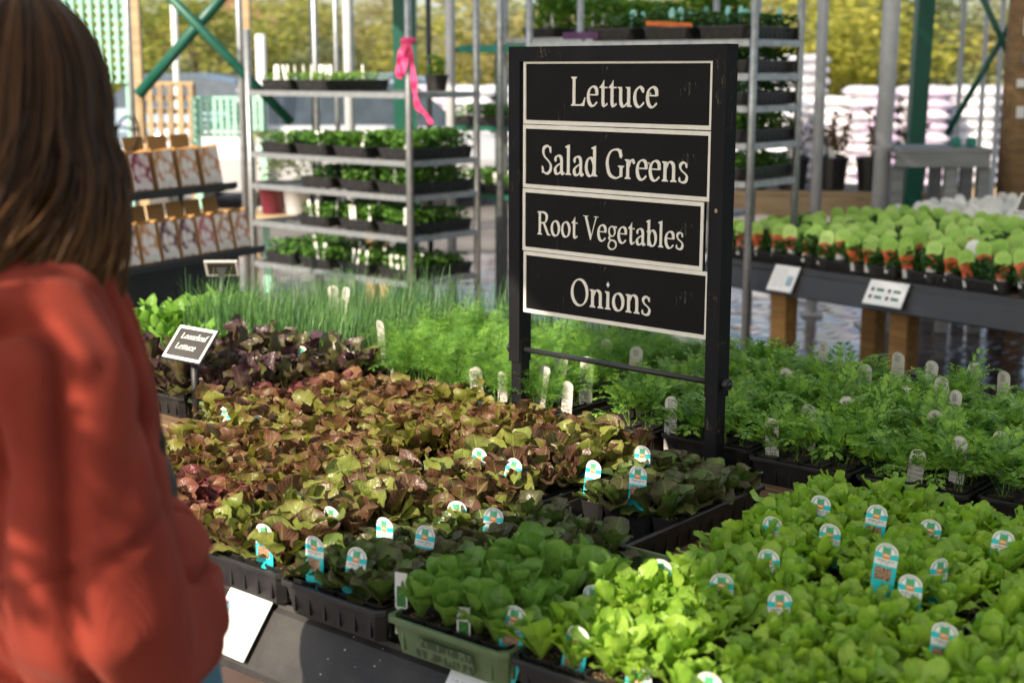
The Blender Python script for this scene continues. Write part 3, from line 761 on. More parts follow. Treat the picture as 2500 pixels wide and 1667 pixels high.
def g_i(m, T): stem(m, .14, 0, .455, T, 3, 1); flat(m, [(.14, .555), (.20, .625), (.14, .70), (.08, .625)], T)
def g_f(m, T): stem(m, .13, 0, .5, T, 3, 0); nib(m, [(.13, .48), (.14, .6), (.20, .68), (.30, .69), (.34, .65)], T); flat(m, [(.03, .42), (.30, .42), (.30, .455), (.03, .455)], T)
GL = {'L': (g_L, .60), 'e': (g_e, .47), 't': (g_t, .335), 'u': (g_u, .56), 'c': (g_c, .45), 'S': (g_S, .5), 's': (g_s, .385), 'a': (g_a, .475), 'l': (g_l, .28), 'd': (g_d, .54), 'b': (g_b, .51), 'G': (g_G, .72), 'r': (g_r, .40), 'n': (g_n, .57), 'R': (g_R, .65), 'o': (g_o, .50), 'O': (g_O, .74), 'V': (g_V, .62), 'g': (g_g, .46), 'i': (g_i, .28), 'f': (g_f, .32)}
def text_width(s): return sum(.26 if ch == ' ' else GL[ch][1] for ch in s)
def letters(s, x0, x1, y, cap, parent, mat, base, slant=0.0):
    """each letter its own small raised piece; text in the parent's X-Z plane, facing -Y"""
    sx = (x1 - x0) / text_width(s); sy = cap / .68; x = x0
    for ch in s:
        if ch == ' ': x += .26 * sx; continue
        m = MB(); T2 = Matrix(((sx, slant * sx, 0, 0), (0, sy, 0, 0), (0, 0, 1, 0), (0, 0, 0, 1)))
        GL[ch][0](m, T2)
        put('letter', m.mesh('letter', mat), parent, (base[0] + x, base[1], base[2] + y), (PI / 2, 0, 0))
        x += GL[ch][1] * sx

# ================================================================== THE BIG SIGN
SA = rad(-42.5)
TLc = at_y(1242, 113, 3.38)
ZS = 1.602
sign = thing('category_sign', 'tall black framed sign listing lettuce, salad greens, root vegetables and onions', 'sign', (TLc.x, TLc.y, ZT), SA)
SWd, SB, SD = .607, .034, .042
zb, ztp = .857 - ZT, ZS - ZT
for x0, nm in ((0, 'frame_post'), (SWd - SB, 'frame_post')):
    m = MB(); xo = x0
    if x0 == 0: pf = [(0, zb), (SB, zb), (SB, ztp - SB), (0, ztp)]
    else: pf = [(x0, zb), (x0 + SB, zb), (x0 + SB, ztp), (x0, ztp - SB)]
    m.prism(pf, -SD, 0, 0, Matrix.Rotation(PI / 2, 4, 'X'))
    m.build(nm, M['frame'], sign)
m = MB(); m.prism([(.0006, ztp), (SB + .0004, ztp - SB), (SWd - SB - .0004, ztp - SB), (SWd - .0006, ztp)], -SD, 0, 0, Matrix.Rotation(PI / 2, 4, 'X')); m.build('frame_top', M['frame'], sign)
for x0 in (.003, SWd - .035):
    MB().cbox((x0 + .016, SD / 2, (zb + .06) / 2), (.032, .034, zb + .05), .002).build('leg', M['frame'], sign)
    MB().cbox((x0 + .016, SD / 2, .004), (.07, .09, .006), .002).build('foot_plate', M['frame'], sign)
rod = MB(); rod.tube([(-.012, SD / 2, .212), (SWd + .018, SD / 2, .212)], .0065, 10)
rod.build('rod', M['blackpaint'], sign, smooth=True)
for x in (-.010, SWd + .010): 
    m = MB(); m.tube([(x - .006, SD / 2, .212), (x + .006, SD / 2, .212)], .013, 6); m.build('nut', M['blackpaint'], sign)
PX0, PX1, PZ0, PZ1 = SB + .008, SWd - SB - .001, .981 - ZT, 1.573 - ZT
ph_ = (PZ1 - PZ0) / 4
TXT = [('Lettuce', .268, .735, .70, .44), ('Salad Greens', .101, .893, .755, .44), ('Root Vegetables', .084, .880, .72, .37), ('Onions', .272, .715, .765, .42)]
for i, (s, f0, f1, bl, ch) in enumerate(TXT):
    w = PX1 - PX0 - (.014 if i == 2 else .0); h = ph_ - .0018
    z0 = PZ1 - (i + 1) * ph_ + .0009; x0 = PX0 + (.001, .0, -.001, .002)[i]
    pnl = put('panel', MB().box((w / 2, .004, h / 2), (w, .008, h)).mesh('panel', M['panel']), sign, (x0, .006, z0), (0, (.0, .002, .003, .001)[i], 0))
    bw = .009; br = MB()
    for a, b, c, d in ((0, w, h - bw, h), (0, w, 0, bw), (0, bw * .85, bw, h - bw), (w - bw * .85, w, bw, h - bw)):
        br.box(((a + b) / 2, -.0012, (c + d) / 2), (b - a, .0024, d - c))
    put('border', br.mesh('border', M['cream']), pnl)
    W0 = PX1 - PX0
    letters(s, f0 * W0, f1 * W0, h * (1 - bl), h * ch, pnl, M['cream'], (0, -.00005, 0))

# ================================================================== PLANT TAGS
def arch(w, h, n=12):
    pts = [(-w / 2 * .82, 0), (w / 2 * .82, 0), (w / 2, .16 * h), (w / 2, h - w / 2)]
    pts += [(w / 2 * math.cos(PI * k / n), h - w / 2 + w / 2 * math.sin(PI * k / n)) for k in range(1, n)]
    return pts + [(-w / 2, h - w / 2), (-w / 2, .16 * h)]
def tag_mesh(name, w, h, mat, square=False, bow=.004):
    pts = [(-w / 2, 0), (w / 2, 0), (w / 2, h), (-w / 2, h)] if square else arch(w, h)
    m = MB(); n = len(pts); uvs = [(p[0] / w + .5, p[1] / h) for p in pts]
    f = lambda p, o: (p[0], o + bow * (2 * p[0] / w) ** 2, p[1])
    # split across the middle so the card can bow
    m.add([f(p, 0) for p in pts] + [f(p, .0006) for p in pts], [tuple(range(n - 1, -1, -1)), tuple(range(n, 2 * n))] + [(i, (i + 1) % n, n + (i + 1) % n, n + i) for i in range(n)], 0, None, uvs + uvs)
    return m.mesh(name, mat)
def teal_tag_mat():
    n = NT('teal_plant_tag'); uv = n.sep(n.co('UV')); u = uv[0]; v = n.m('DIVIDE', n.m('SUBTRACT', uv[1], .417), .583); ob = n.co('Object')
    W_, G_ = (.80, .82, .80), (.02, .55, .60)
    col = n.mix(n.m('LESS_THAN', v, .46), W_, G_)
    col = n.mix(n.rect(u, v, -1, 2, .62, .74), col, G_)
    col = n.mix(n.rect(u, v, -1, 2, .46, .62), col, (.70, .72, .70))
    tx = n.m('MULTIPLY', n.rect(u, v, .14, .86, .55, .585), n.m('GREATER_THAN', n.noise(n.scale(ob, (900, 1, 200)), 1, 1), .47))
    tx2 = n.m('MULTIPLY', n.rect(u, v, .3, .7, .495, .53), n.m('GREATER_THAN', n.noise(n.scale(ob, (900, 1, 200)), 1, 1), .47))
    col = n.mix(n.m('MULTIPLY', n.m('ADD', tx, tx2), .75), col, (.12, .13, .13))
    col = n.mix(n.rect(u, v, .10, .82, .10, .41), col, n.mix(n.ss(n.vor(ob, 260), .15, .5), (.05, .025, .02), (.35, .22, .14)))
    # arc of fine print round the top
    du = n.m('MULTIPLY', n.m('SUBTRACT', u, .5), .036 / .067); dv = n.m('SUBTRACT', v, 1 - .018 / .067)
    rr_ = n.m('SQRT', n.m('ADD', n.m('POWER', du, 2.0), n.m('POWER', dv, 2.0)))
    an = n.m('ARCTAN2', dv, du)
    arc = n.m('MULTIPLY', n.m('MULTIPLY', n.m('GREATER_THAN', rr_, .19), n.m('LESS_THAN', rr_, .24)), n.m('MULTIPLY', n.m('GREATER_THAN', n.m('SINE', n.m('MULTIPLY', an, 36)), -.2), n.m('GREATER_THAN', dv, -.01)))
    col = n.mix(n.m('MULTIPLY', arc, .7), col, (.10, .11, .11))
    lg = n.mix(n.ss(n.noise(n.scale(ob, (260, 1, 260)), 1, 2), .42, .55), (.02, .40, .42), (.12, .36, .05))
    col = n.mix(n.rect(u, v, .32, .68, .745, .905), col, lg)
    col = n.mix(n.rect(u, v, .33, .67, .625, .755), col, (.72, .27, .05))
    col = n.mix(n.m('MULTIPLY', n.rect(u, v, .38, .62, .685, .725), n.m('GREATER_THAN', n.noise(n.scale(ob, (1200, 1, 200)), 1, 1), .45)), col, (.8, .75, .65))
    n.set(col, .35, 0, .45); return n.mat
def white_tag_mat():
    n = NT('white_plant_tag'); uv = n.sep(n.co('UV')); u, v = uv[0], uv[1]; ob = n.co('Object')
    col = n.mix(n.noise(ob, 60, 3), (.70, .68, .62), (.60, .575, .51))
    bars = n.m('MULTIPLY', n.rect(u, v, .27, .68, .80, .93), n.m('GREATER_THAN', n.m('SINE', n.m('MULTIPLY', n.noise(n.scale(ob, (300, 0, 0)), 1.5, 2), 60)), 0.0))
    ln = n.m('MULTIPLY', n.rect(u, v, .12, .86, .1, .74), n.m('MULTIPLY', n.m('GREATER_THAN', n.m('SINE', n.m('MULTIPLY', v, 95)), .2), n.m('GREATER_THAN', n.noise(n.scale(ob, (700, 1, 60)), 1, 1), .48)))
    col = n.mix(n.m('MULTIPLY', n.m('MAXIMUM', bars, n.m('MULTIPLY', ln, .55)), .85), col, (.08, .08, .08))
    n.set(col, .45, 0, .4); n.translucent(col, .2); return n.mat
def pic_tag_mat():
    n = NT('narrow_picture_tag'); uv = n.sep(n.co('UV')); u, v = uv[0], uv[1]; ob = n.co('Object')
    col = n.mix(n.rect(u, v, .14, .88, .45, .78), (.70, .68, .68), n.mix(n.ss(n.vor(ob, 180), .1, .5), (.12, .35, .06), (.03, .16, .03)))
    n.set(col, .4, 0, .4); return n.mat
TT = tag_mesh('plant_tag', .036, .115, teal_tag_mat()); WT = tag_mesh('plant_tag', .033, .135, white_tag_mat()); PT = tag_mesh('plant_tag', .022, .10, pic_tag_mat(), True, .001)
def stick(mesh, u, v, ztop, h, label, group, rz=None, lean=None, rr=R, vmin=1.47):
    rz = (-TA + rr.uniform(-.35, .35)) if rz is None else rz
    ln = rr.uniform(-.22, .05) if lean is None else lean
    sidelean = rr.uniform(-.12, .12)
    rot = Euler((ln, sidelean, rz), 'XYZ')
    top = rot.to_matrix() @ Vector((0, 0, h))
    while True:
        p = at_z(u, v, ztop); q = p - top
        if q.x * sa + q.y * ca >= vmin or ztop < .70: break
        ztop -= .003
    o = put('barcode_tag' if mesh is WT else 'plant_tag', mesh, None, p - top, rot)
    return tag(o, label, 'plant tag', group)
TEAL_BOX = 'teal and white plant tags in the lettuce'
teal = [  # pixel of the tag's top, height of the top, label
 (1168, 1093, .83, 'teal and white tag among mottled romaine left of the sign', 0), (1256, 1118, .832, 'upright teal tag between mottled and dark romaine', .05), (1449, 1123, .835, 'left of two teal tags on the half bare black tray', -.1), (1557, 1137, .832, 'right of two teal tags on the half bare black tray', .1),
 (1567, 1087, .825, 'teal tag half hidden behind dark romaine rosettes', 0), (1412, 1081, .82, 'tag tip showing white behind large mottled leaves', .2),
 (764, 1308, .83, 'left tall teal tag at the rim of the front black tray', .1), (872, 1335, .83, 'right tall teal tag at the rim of the front black tray', .2), (640, 1278, .825, 'teal tag on the leftmost mottled romaine by the sleeve', .1),
 (806, 1236, .82, 'teal tag behind the left tall tag', 0), (935, 1262, .82, 'teal tag in dark romaine left of its pair', 0), (1039, 1282, .82, 'teal tag in dark romaine right of its pair', .2), (735, 1203, .82, 'slanted teal tag edge behind an upright romaine leaf', .9), (1206, 1238, .82, 'teal tag behind green romaine at centre', .3), (1112, 1222, .815, 'white tag tip lying in dark romaine', .4),
 (1258, 1478, .825, 'leaning teal tag left of the sunlit lettuce', .3), (1412, 1528, .825, 'teal tag in the brightest sunlit lettuce', .1),
 (2005, 1209, .825, 'teal tag at the back corner of the butterhead by the black pot', .1), (2144, 1232, .83, 'teal tag far back among butterhead lettuce', .2), (1884, 1260, .82, 'teal tag tip beside the bare planks', .1), (2027, 1278, .825, 'teal tag in the second line of butterhead', .1), (1762, 1310, .815, 'teal tag tip low beside the half bare tray', .2), (1874, 1340, .825, 'teal tag amid butterhead left of the big tag', .1), (1610, 1364, .815, 'teal tag at the left margin of butterhead', .2), (1762, 1399, .82, 'tilted teal tag in mid butterhead', .4),
 (2168, 1326, .855, 'tallest teal tag standing clear in the butterhead', .1), (2224, 1402, .83, 'teal tag just below the tallest tag', .1), (2454, 1295, .825, 'teal tag near the right picture edge', .3), (2275, 1268, .82, 'white tag tip far right in butterhead', .2), (2308, 1519, .83, 'round teal tag low at the right', .15), (1446, 1427, .805, 'pale tag tip beside green romaine', .2), (1903, 1441, .815, 'white tag tip in the lower butterhead', .5),
 (548, 993, .815, 'left teal tag tip in front of the small lettuce sign', 0), (628, 1013, .815, 'right teal tag tip in dark red lettuce', .2), (738, 845, .85, 'teal tag standing above purple romaine', -.1), (2300, 1362, .82, 'teal tag seen nearly edge on at the right', 1.3), (1730, 1640, .83, 'teal tag cut by the bottom picture edge', .1), (1562, 1632, .80, 'white tag lying near the bottom picture edge', .4)]
for u, v, z, lb, dr in teal: stick(TT, u, v, z - .016, .115, lb, TEAL_BOX, -TA + dr * .8 + .1, vmin=2.125 if 'half bare' in lb else 1.47)
stick(PT, 978, 1398, .79, .10, 'taller narrow white tag with a green picture at the green tray', 'narrow picture tags', -TA + .25, -.02)
stick(PT, 1130, 1482, .772, .10, 'shorter narrow white tag with a green picture at the green tray', 'narrow picture tags', -TA + .3, -.02)
WL = 'cream barcode tags in the carrots and dill'
white = [(2112, 888, .86), (2192, 859, .87), (2275, 880, .865), (2381, 884, .86), (2211, 941, .85), (2298, 919, .855), (2333, 951, .85), (2286, 1001, .84), (2070, 967, .845), (1972, 986, .84), (1882, 1020, .84), (2243, 1096, .83), (2344, 1064, .84), (2445, 1052, .84), (1919, 898, .86), (1637, 967, .84), (1433, 869, .86), (1372, 866, .86), (1331, 890, .85), (1385, 930, .82), (1159, 895, .84), (1225, 906, .84), (951, 890, .81), (1481, 827, .87), (1555, 845, .87), (919, 866, .82), (898, 903, .81), (845, 700, .90), (812, 696, .90), (924, 781, .87), (2010, 832, .88), (2450, 905, .85)]
ORDN = ('first', 'second', 'third', 'fourth', 'fifth', 'sixth', 'seventh', 'eighth', 'ninth', 'tenth', 'eleventh', 'twelfth', 'thirteenth', 'fourteenth', 'fifteenth', 'sixteenth', 'seventeenth', 'eighteenth', 'nineteenth', 'twentieth', 'twenty first', 'twenty second', 'twenty third', 'twenty fourth', 'twenty fifth', 'twenty sixth', 'twenty seventh', 'twenty eighth')
white.sort(); cnt = {}
for i, (u, v, z) in enumerate(white):
    wh_ = 'ferny carrot tops' if u > 1300 else ('onion seedlings' if v < 790 else 'feathery dill'); cnt[wh_] = cnt.get(wh_, 0) + 1
    stick(WT, u, v, z - .012, .135, 'cream barcode tag in the ' + wh_ + ', ' + ORDN[cnt[wh_] - 1] + ' from the left', WL + (' right' if u > 1300 else ' left'), -TA + R.uniform(-.3, .7), R.uniform(-.3, .1), vmin=2.64 if not (1330 < u < 1500) else 2.6)

# worn dark print on the front of one green tray
def print_mat():
    n = NT('worn_dark_print'); ob = n.co('Object'); uv = n.sep(n.co('UV')); u, v = uv[0], uv[1]
    rows = n.m('GREATER_THAN', n.m('ABSOLUTE', n.m('SUBTRACT', v, .5)), .07)
    k = n.m('MULTIPLY', rows, n.m('GREATER_THAN', n.noise(n.scale(ob, (150, 1, 60)), 1, 2), .46))
    n.set(n.mix(n.m('MULTIPLY', k, .9), (.12, .175, .08), (.03, .05, .025)), .5); return n.mat
gtr = [o for o in C.objects if o.get('label', '').startswith('green plastic tray with dark moulded')][0]
pm_ = MB(); pm_.add([(-.055, -.2475, .008), (.06, -.2475, .008), (.06, -.2525, .040), (-.055, -.2525, .040)], [(0, 1, 2, 3)], 0, None, [(0, 0), (1, 0), (1, 1), (0, 1)])
pm_.build('print', print_mat(), gtr)

# ================================================================== SMALL STAKE SIGNS AND CARDS
def glaze():
    n = NT('clear_acrylic'); n.set((.8, .85, .85), .08, 0, .5); n.bsdf.inputs['Transmission Weight'].default_value = .9; return n.mat
M['acrylic'] = glaze()
M['slate'] = simple('dark_card', (.035, .032, .027), (.05, .046, .038), 12, .55)
def stake_sign(label, foot, zboard, w, h, lean, rz, lines=(), stake_r=.009, z0=ZT, both=False):
    s = thing('stake_sign', label, 'sign', (foot.x, foot.y, z0), rz)
    hb = zboard - z0
    st = MB(); st.tube([(0, .012, 0), (0, .012, hb - .035)], stake_r, 10); st.build('stake', M['blackpaint'], s, smooth=True)
    nk = MB(); nk.loft([[(-a, .012 - b, z_), (a, .012 - b, z_), (a, .012 + b, z_), (-a, .012 + b, z_)] for a, b, z_ in ((.008, .007, hb - .045), (.012, .006, hb - .02), (.02, .004, hb + .004))], caps=True); nk.build('bracket', M['blackpaint'], s)
    bd = put('board', MB().box((0, .0025, 0), (w, .003, h)).mesh('board', M['blackpaint'] if not both else M['white']), s, (0, 0, hb), (-lean, 0, 0))
    b = .007 * w / .14; fr = MB()
    for ydir in ((-1, 1) if both else (-1,)):
        yy = -.0008 if ydir < 0 else .0052
        for x0, x1, z_0, z_1 in ((-w / 2 + .003, w / 2 - .003, h / 2 - b - .003, h / 2 - .003), (-w / 2 + .003, w / 2 - .003, -h / 2 + .003, -h / 2 + b + .003), (-w / 2 + .003, -w / 2 + b + .003, -h / 2 + b + .003, h / 2 - b - .003), (w / 2 - b - .003, w / 2 - .003, -h / 2 + b + .003, h / 2 - b - .003)):
            fr.box(((x0 + x1) / 2, yy, (z_0 + z_1) / 2), (x1 - x0, .0012, z_1 - z_0))
    put('border', fr.mesh('border', M['white']), bd)
    fc = MB(); fc.box((0, .0004, 0), (w - .02, .0014, h - .02))
    if both: fc.box((0, .0050, 0), (w - .02, .0014, h - .02))
    put('face', fc.mesh('face', M['slate']), bd)
    for txt, x0, x1, y, cap in lines:
        letters(txt, x0, x1, y, cap, bd, M['white'], (0, -.0005, 0), .12)
    return s
stake_sign('small black looseleaf lettuce sign with white border on a stake', at_z(471, 1012, .70), at_y(490, 853, 3.40).z, .150, .10, rad(41), -TA + .02, (('Looseleaf', -.045, .052, .012, .0155), ('Lettuce', -.045, .030, -.018, .0155)), .0105)
stake_sign('blank backed white bordered stake sign behind the onion seedlings', at_z(545, 735, .72), at_y(542, 666, 5.0).z, .12, .085, rad(42), PI - TA + .75, both=True)
stake_sign('black stake sign seen from behind below the big sign', at_z(1531, 905, .72), at_y(1531, 803, 3.85).z, .12, .085, rad(50), PI - TA + .3, both=False)

def card_mat(name, pic, px0, px1, py0, py1, lines=True, dots=False):
    n = NT(name); uv = n.sep(n.co('UV')); u, v = uv[0], uv[1]; ob = n.co('Object')
    col = (.80, .80, .79)
    if lines:
        t = n.m('MULTIPLY', n.rect(u, v, .08, .62, .12, .88), n.m('MULTIPLY', n.m('GREATER_THAN', n.m('SINE', n.m('MULTIPLY', v, 75)), .3), n.m('GREATER_THAN', n.noise(n.scale(ob, (160, 1, 20)), 1, 1), .42)))
        col = n.mix(n.m('MULTIPLY', t, .45), col, (.2, .2, .2))
    if pic: col = n.mix(n.rect(u, v, px0, px1, py0, py1), col, n.mix(n.ss(n.vor(ob, 90), .1, .5), pic, (.25, .45, .5)))
    if dots:
        for x in (.28, .72):
            for y in (.62, .30):
                col = n.mix(n.rect(u, v, x - .04, x + .16, y - .06, y + .06), col, (.01, .14, .10))
                col = n.mix(n.rect(u, v, x - .18, x - .10, y - .08, y + .08), col, (.03, .03, .03))
    n.set(col, .3, 0, .5); return n.mat
def info_card(name, label, loc, w, h, lean, rz, mat, group=None, roll=0.0):
    o = thing(name, label, 'card', loc, rz, group)
    m = MB(); vs = [(-w / 2, 0, -h / 2), (w / 2, 0, -h / 2), (w / 2, 0, h / 2), (-w / 2, 0, h / 2)]
    m.add(vs, [(0, 1, 2, 3)], 0, None, [(0, 0), (1, 0), (1, 1), (0, 1)])
    m.add([(x, .0012, z) for x, y, z in vs], [(3, 2, 1, 0)], 0, None, [(.99, .99)] * 4)
    m.build('sheet', mat, o, (0, 0, 0), (-lean, roll, 0))
    b = MB(); b.cbox((0, 0, 0), (w + .006, .003, h + .006), .001); b.build('holder', M['white_holder'], o, Euler((-lean, roll, 0)).to_matrix() @ Vector((0, .0029, 0)), (-lean, roll, 0))
    return o
M['white_holder'] = simple('frosted_card_holder', (.55, .60, .60), (.5, .55, .55), 20, .3)
info_card('price_card', 'white card leaning on the black table edge beside the red sleeve', T(-1.82, 1.442, .630), .107, .103, rad(38), -TA - .02, card_mat('sunlit_card', (.30, .10, .30), .04, .22, .55, .8, False))
info_card('price_card', 'white card corner at the bottom picture edge under the green tray', T(-1.30, 1.442, .630), .107, .10, rad(38), -TA, card_mat('front_card', None, 0, 0, 0, 0, True))


# ================================================================== TOMATO TABLE
TB = rad(52); cb_, sb_ = math.cos(TB), math.sin(TB)
def T2(a, b, z): return Vector((1.0 + a * cb_ + b * sb_, 6.99 - a * sb_ + b * cb_, z))   # a along the front edge, b to the back
Z2 = .645
tt = thing('tomato_table', 'long black edged timber table of tomato plants on square wooden legs', 'table', T2(0, 0, 0), -TB)
LA, LB = 3.3, 2.6
for i in range(18):
    b = MB(); b.cbox((0, 0, 0), (LA, LB / 18 - .01, .03), .003); b.build('plank', M['plank'], tt, (LA / 2, (i + .5) * LB / 18 + .01, Z2 - .018))
fb = MB(); fb.loft([[(x, y, z) for y, z in ((.0, Z2 + .004), (-.03, Z2 + .004), (-.034, Z2 - .02), (-.045, Z2 - .028), (-.075, Z2 - .12), (-.07, Z2 - .128), (0, Z2 - .09))] for x in (-.02, LA)], caps=True)
M['strip2'] = simple('black_table_edge', (.024, .026, .03), (.036, .038, .042), 9, .55, bump=.2, bs=90)
fb.build('front_edge_board', M['strip2'], tt)
for a, b in ((.36, .12), (.33, .85), (1.06, .12), (1.9, .12), (.15, 2.45), (2.6, .12), (1.9, 2.45), (1.0, 2.45)):
    MB().cbox((0, 0, 0), (.095, .095, Z2 - .035), .006).build('leg', M['post_wood'], tt, (a, b, (Z2 - .035) / 2))
def tom_tag_mat(white=False):
    n = NT('white_bloom_tag' if white else 'tomato_tag'); uv = n.sep(n.co('UV')); u, v = uv[0], uv[1]; ob = n.co('Object')
    top = (.80, .80, .78) if white else n.mix(n.rnd(), (.30, .56, .08), (.45, .66, .16))
    low = n.mix(n.ss(n.vor(ob, 55), .2, .55), (.85, .20, .05), (.55, .07, .03)) if not white else n.mix(n.ss(n.vor(ob, 60), .2, .5), (.8, .8, .78), (.15, .3, .08))
    col = n.mix(n.m('LESS_THAN', n.m('ADD', v, n.m('MULTIPLY', n.m('ABSOLUTE', n.m('SUBTRACT', u, .5)), .16)), .66), top, low)
    if not white:
        ln = n.m('MULTIPLY', n.rect(u, v, .2, .8, .70, .86), n.m('GREATER_THAN', n.m('SINE', n.m('MULTIPLY', v, 110)), .4))
        col = n.mix(n.m('MULTIPLY', ln, .6), col, (.10, .26, .04)); col = n.mix(n.m('MULTIPLY', n.ss(n.noise(ob, 90, 2), .45, .7), .35), col, (.2, .4, .05))
    col = n.mix(n.m('LESS_THAN', v, .24), col, n.mix(n.m('GREATER_THAN', n.m('SINE', n.m('MULTIPLY', u, 70)), .5), (.75, .75, .73), (.35, .35, .34)))
    n.set(col, .4, 0, .4); return n.mat
def arch2(w, h):
    n = 12; r = w / 2
    return [(-w * .3, 0), (w * .3, 0), (w * .32, h * .42), (w * .46, h * .55), (r, h - r)] + [(r * math.cos(PI * k / n), h - r + r * math.sin(PI * k / n)) for k in range(1, n)] + [(-r, h - r), (-w * .46, h * .55), (-w * .32, h * .42)]
def tag2(mat):
    w, h = .070, .160; pts = arch2(w, h); n = len(pts); m = MB(); uvs = [(p[0] / w + .5, p[1] / h) for p in pts]
    m.add([(x, 0, z) for x, z in pts] + [(x, .0008, z) for x, z in pts], [tuple(range(n - 1, -1, -1)), tuple(range(n, 2 * n))] + [(i, (i + 1) % n, n + (i + 1) % n, n + i) for i in range(n)], 0, None, uvs * 2)
    return m.mesh('plant_tag', mat)
TG2, TG3 = tag2(tom_tag_mat()), tag2(tom_tag_mat(True))
potm = MB(); potm.lathe([(.032, 0), (.038, .045), (.041, .045), (.041, .052), (.037, .052), (.035, .044), (.0, .044)], 12); POT = potm.mesh('pot', M['blackpl'], False)
def bush(mat, n, r, h, ls, seed, low=0.0, name='foliage'):
    m = MB(); rr = random.Random(seed)
    for k in range(n):
        a = rr.uniform(0, 6.28); q = rr.random() ** .5; z = low + (h - low) * rr.random() ** .8
        x, y = math.cos(a) * q * r, math.sin(a) * q * r
        l_ = ls * rr.uniform(.6, 1.25); w = l_ * .32
        E_ = Matrix.Translation((x, y, z)) @ Euler((rr.uniform(-.9, .9), rr.uniform(-.5, .5), rr.uniform(0, 6.28))).to_matrix().to_4x4()
        m.add([(0, -l_ / 2, 0), (w, -l_ * .05, l_ * .08), (0, l_ / 2, -l_ * .06), (-w, -l_ * .05, l_ * .08)], [(0, 1, 2), (0, 2, 3)], 0, E_)
    for k in range(3): 
        a = rr.uniform(0, 6.28); m.tube([(0, 0, low - .01), (math.cos(a) * r * .5, math.sin(a) * r * .5, h * .8)], [.003, .0015], 4)
    return m.mesh(name, mat)
TF = [bush(M['tom_leaf'], 80, .05, .115, .045, 200 + i, .04) for i in range(4)]
WF = [bush(M['tom_leaf'], 60, .05, .10, .04, 210 + i, .04) for i in range(2)]
pitch = .098
FT = tray_mesh(M['blackpl'], .50, .34, .05, 'tray')
for j_ in range(7):
    for i_ in range(6):
        p = T2(.03 + .26 + i_ * .52 + (.05 if i_ > 2 else 0), .01 + .18 + j_ * .36, Z2 + .001)
        if in_view(p, 150) and .2 + j_ * .36 < LB - .1 and i_ * .52 < LA - .6:
            tag(put('flat_tray', FT, None, p, (0, 0, -TB)), 'black flat under the tomato pots, ' + ORDN[j_] + ' row back, ' + ORDN[i_] + ' from the table end', 'tray', 'black flats on the tomato table')
for j in range(22):
    for i in range(26):
        a = .06 + i * pitch + R.uniform(-.01, .01) + (.06 if i > 14 else 0); b = .06 + j * .115 + R.uniform(-.01, .01)
        p = T2(a, b, Z2 + .006)
        if b > LB - .08 or a > LA - .05 or not in_view(p, 60): continue
        wh = j >= 12
        plc = ', ' + (ORDN[j] + ' row').replace('first', 'front') + ', ' + ORDN[i] + ' from the table end'
        t = thing('potted_tomato' if not wh else 'potted_flower', ('tomato seedling in a black pot' if not wh else 'white tagged seedling pot behind the tomatoes') + plc, 'potted plant', p, R.uniform(0, 6), 'tomato pots' if not wh else 'white tagged pots')
        put('pot', POT, t); put('foliage', R.choice(WF if wh else TF), t, (0, 0, 0), (0, 0, 0), R.uniform(.85, 1.1) if R.random() < .7 else R.uniform(1.15, 1.4), 'stuff')
        if R.random() < .95:
            o = put('tomato_tag', TG3 if (wh or R.random() < .012) else TG2, None, T2(a + R.uniform(-.01, .01), b - .03, Z2 + .022 + R.uniform(-.012, .022)), (R.uniform(-.3, .08), R.uniform(-.2, .2), -TB + .75 + R.uniform(-.45, .45)))
            tag(o, ('white topped plant tag' if wh else 'lime green tomato tag with fruit picture') + plc, 'plant tag', 'white topped tags' if wh else 'lime tomato tags')
info_card('info_card', 'portrait white card with text and red picture on the tomato table edge', T2(.52, -.08, Z2 - .045), .145, .125, rad(30), -TB, card_mat('tomato_info', (.45, .05, .10), .66, .92, .22, .62))
info_card('info_card', 'wide white card with green blocks on the tomato table edge', T2(1.10, -.08, Z2 - .045), .20, .11, rad(30), -TB, card_mat('chart_info', None, 0, 0, 0, 0, False, True))
stake_sign('white bordered black stake sign above the tomato tags at the right edge', T2(1.17, .9, 0), at_y(2490, 498, 6.6).z, .16, .11, rad(35), -TB + .1, (), .008, Z2)

# ================================================================== RACKS WITH SEEDLING TRAYS
def seed_fol(mat, h, n, ls, seed, w=.25, l=.46):
    m = MB(); rr = random.Random(seed)
    for k in range(n):
        x, y = rr.uniform(-w / 2, w / 2), rr.uniform(-l / 2, l / 2); z = .04 + h * rr.random() ** .7
        l_ = ls * rr.uniform(.6, 1.3); ww = l_ * .36
        E_ = Matrix.Translation((x, y, z)) @ Euler((rr.uniform(-.8, .8), rr.uniform(-.6, .6), rr.uniform(0, 6.28))).to_matrix().to_4x4()
        m.add([(0, -l_ / 2, 0), (ww, 0, l_ * .1), (0, l_ / 2, -l_ * .08), (-ww, 0, l_ * .1)], [(0, 1, 2), (0, 2, 3)], 0, E_)
    return m.mesh('foliage', mat)
SF = {'mid': [seed_fol(M['seedling'], .09, 800, .034, 300 + i) for i in range(3)], 'tall': [seed_fol(M['seedling'], .12, 850, .045, 310 + i) for i in range(2)],
      'short': [seed_fol(M['herb'], .05, 700, .022, 320 + i) for i in range(2)], 'bright': [seed_fol(M['herb'], .20, 900, .05, 330 + i) for i in range(3)], 'dark': [seed_fol(M['tom_leaf'], .09, 600, .035, 340 + i) for i in range(2)]}
RT = tray_mesh(M['blackpl'], .265, .50, .06, 'tray')
small_tag = MB(); small_tag.box((0, 0, .05), (.018, .001, .10)); STG = small_tag.mesh('plant_tag', M['white'])
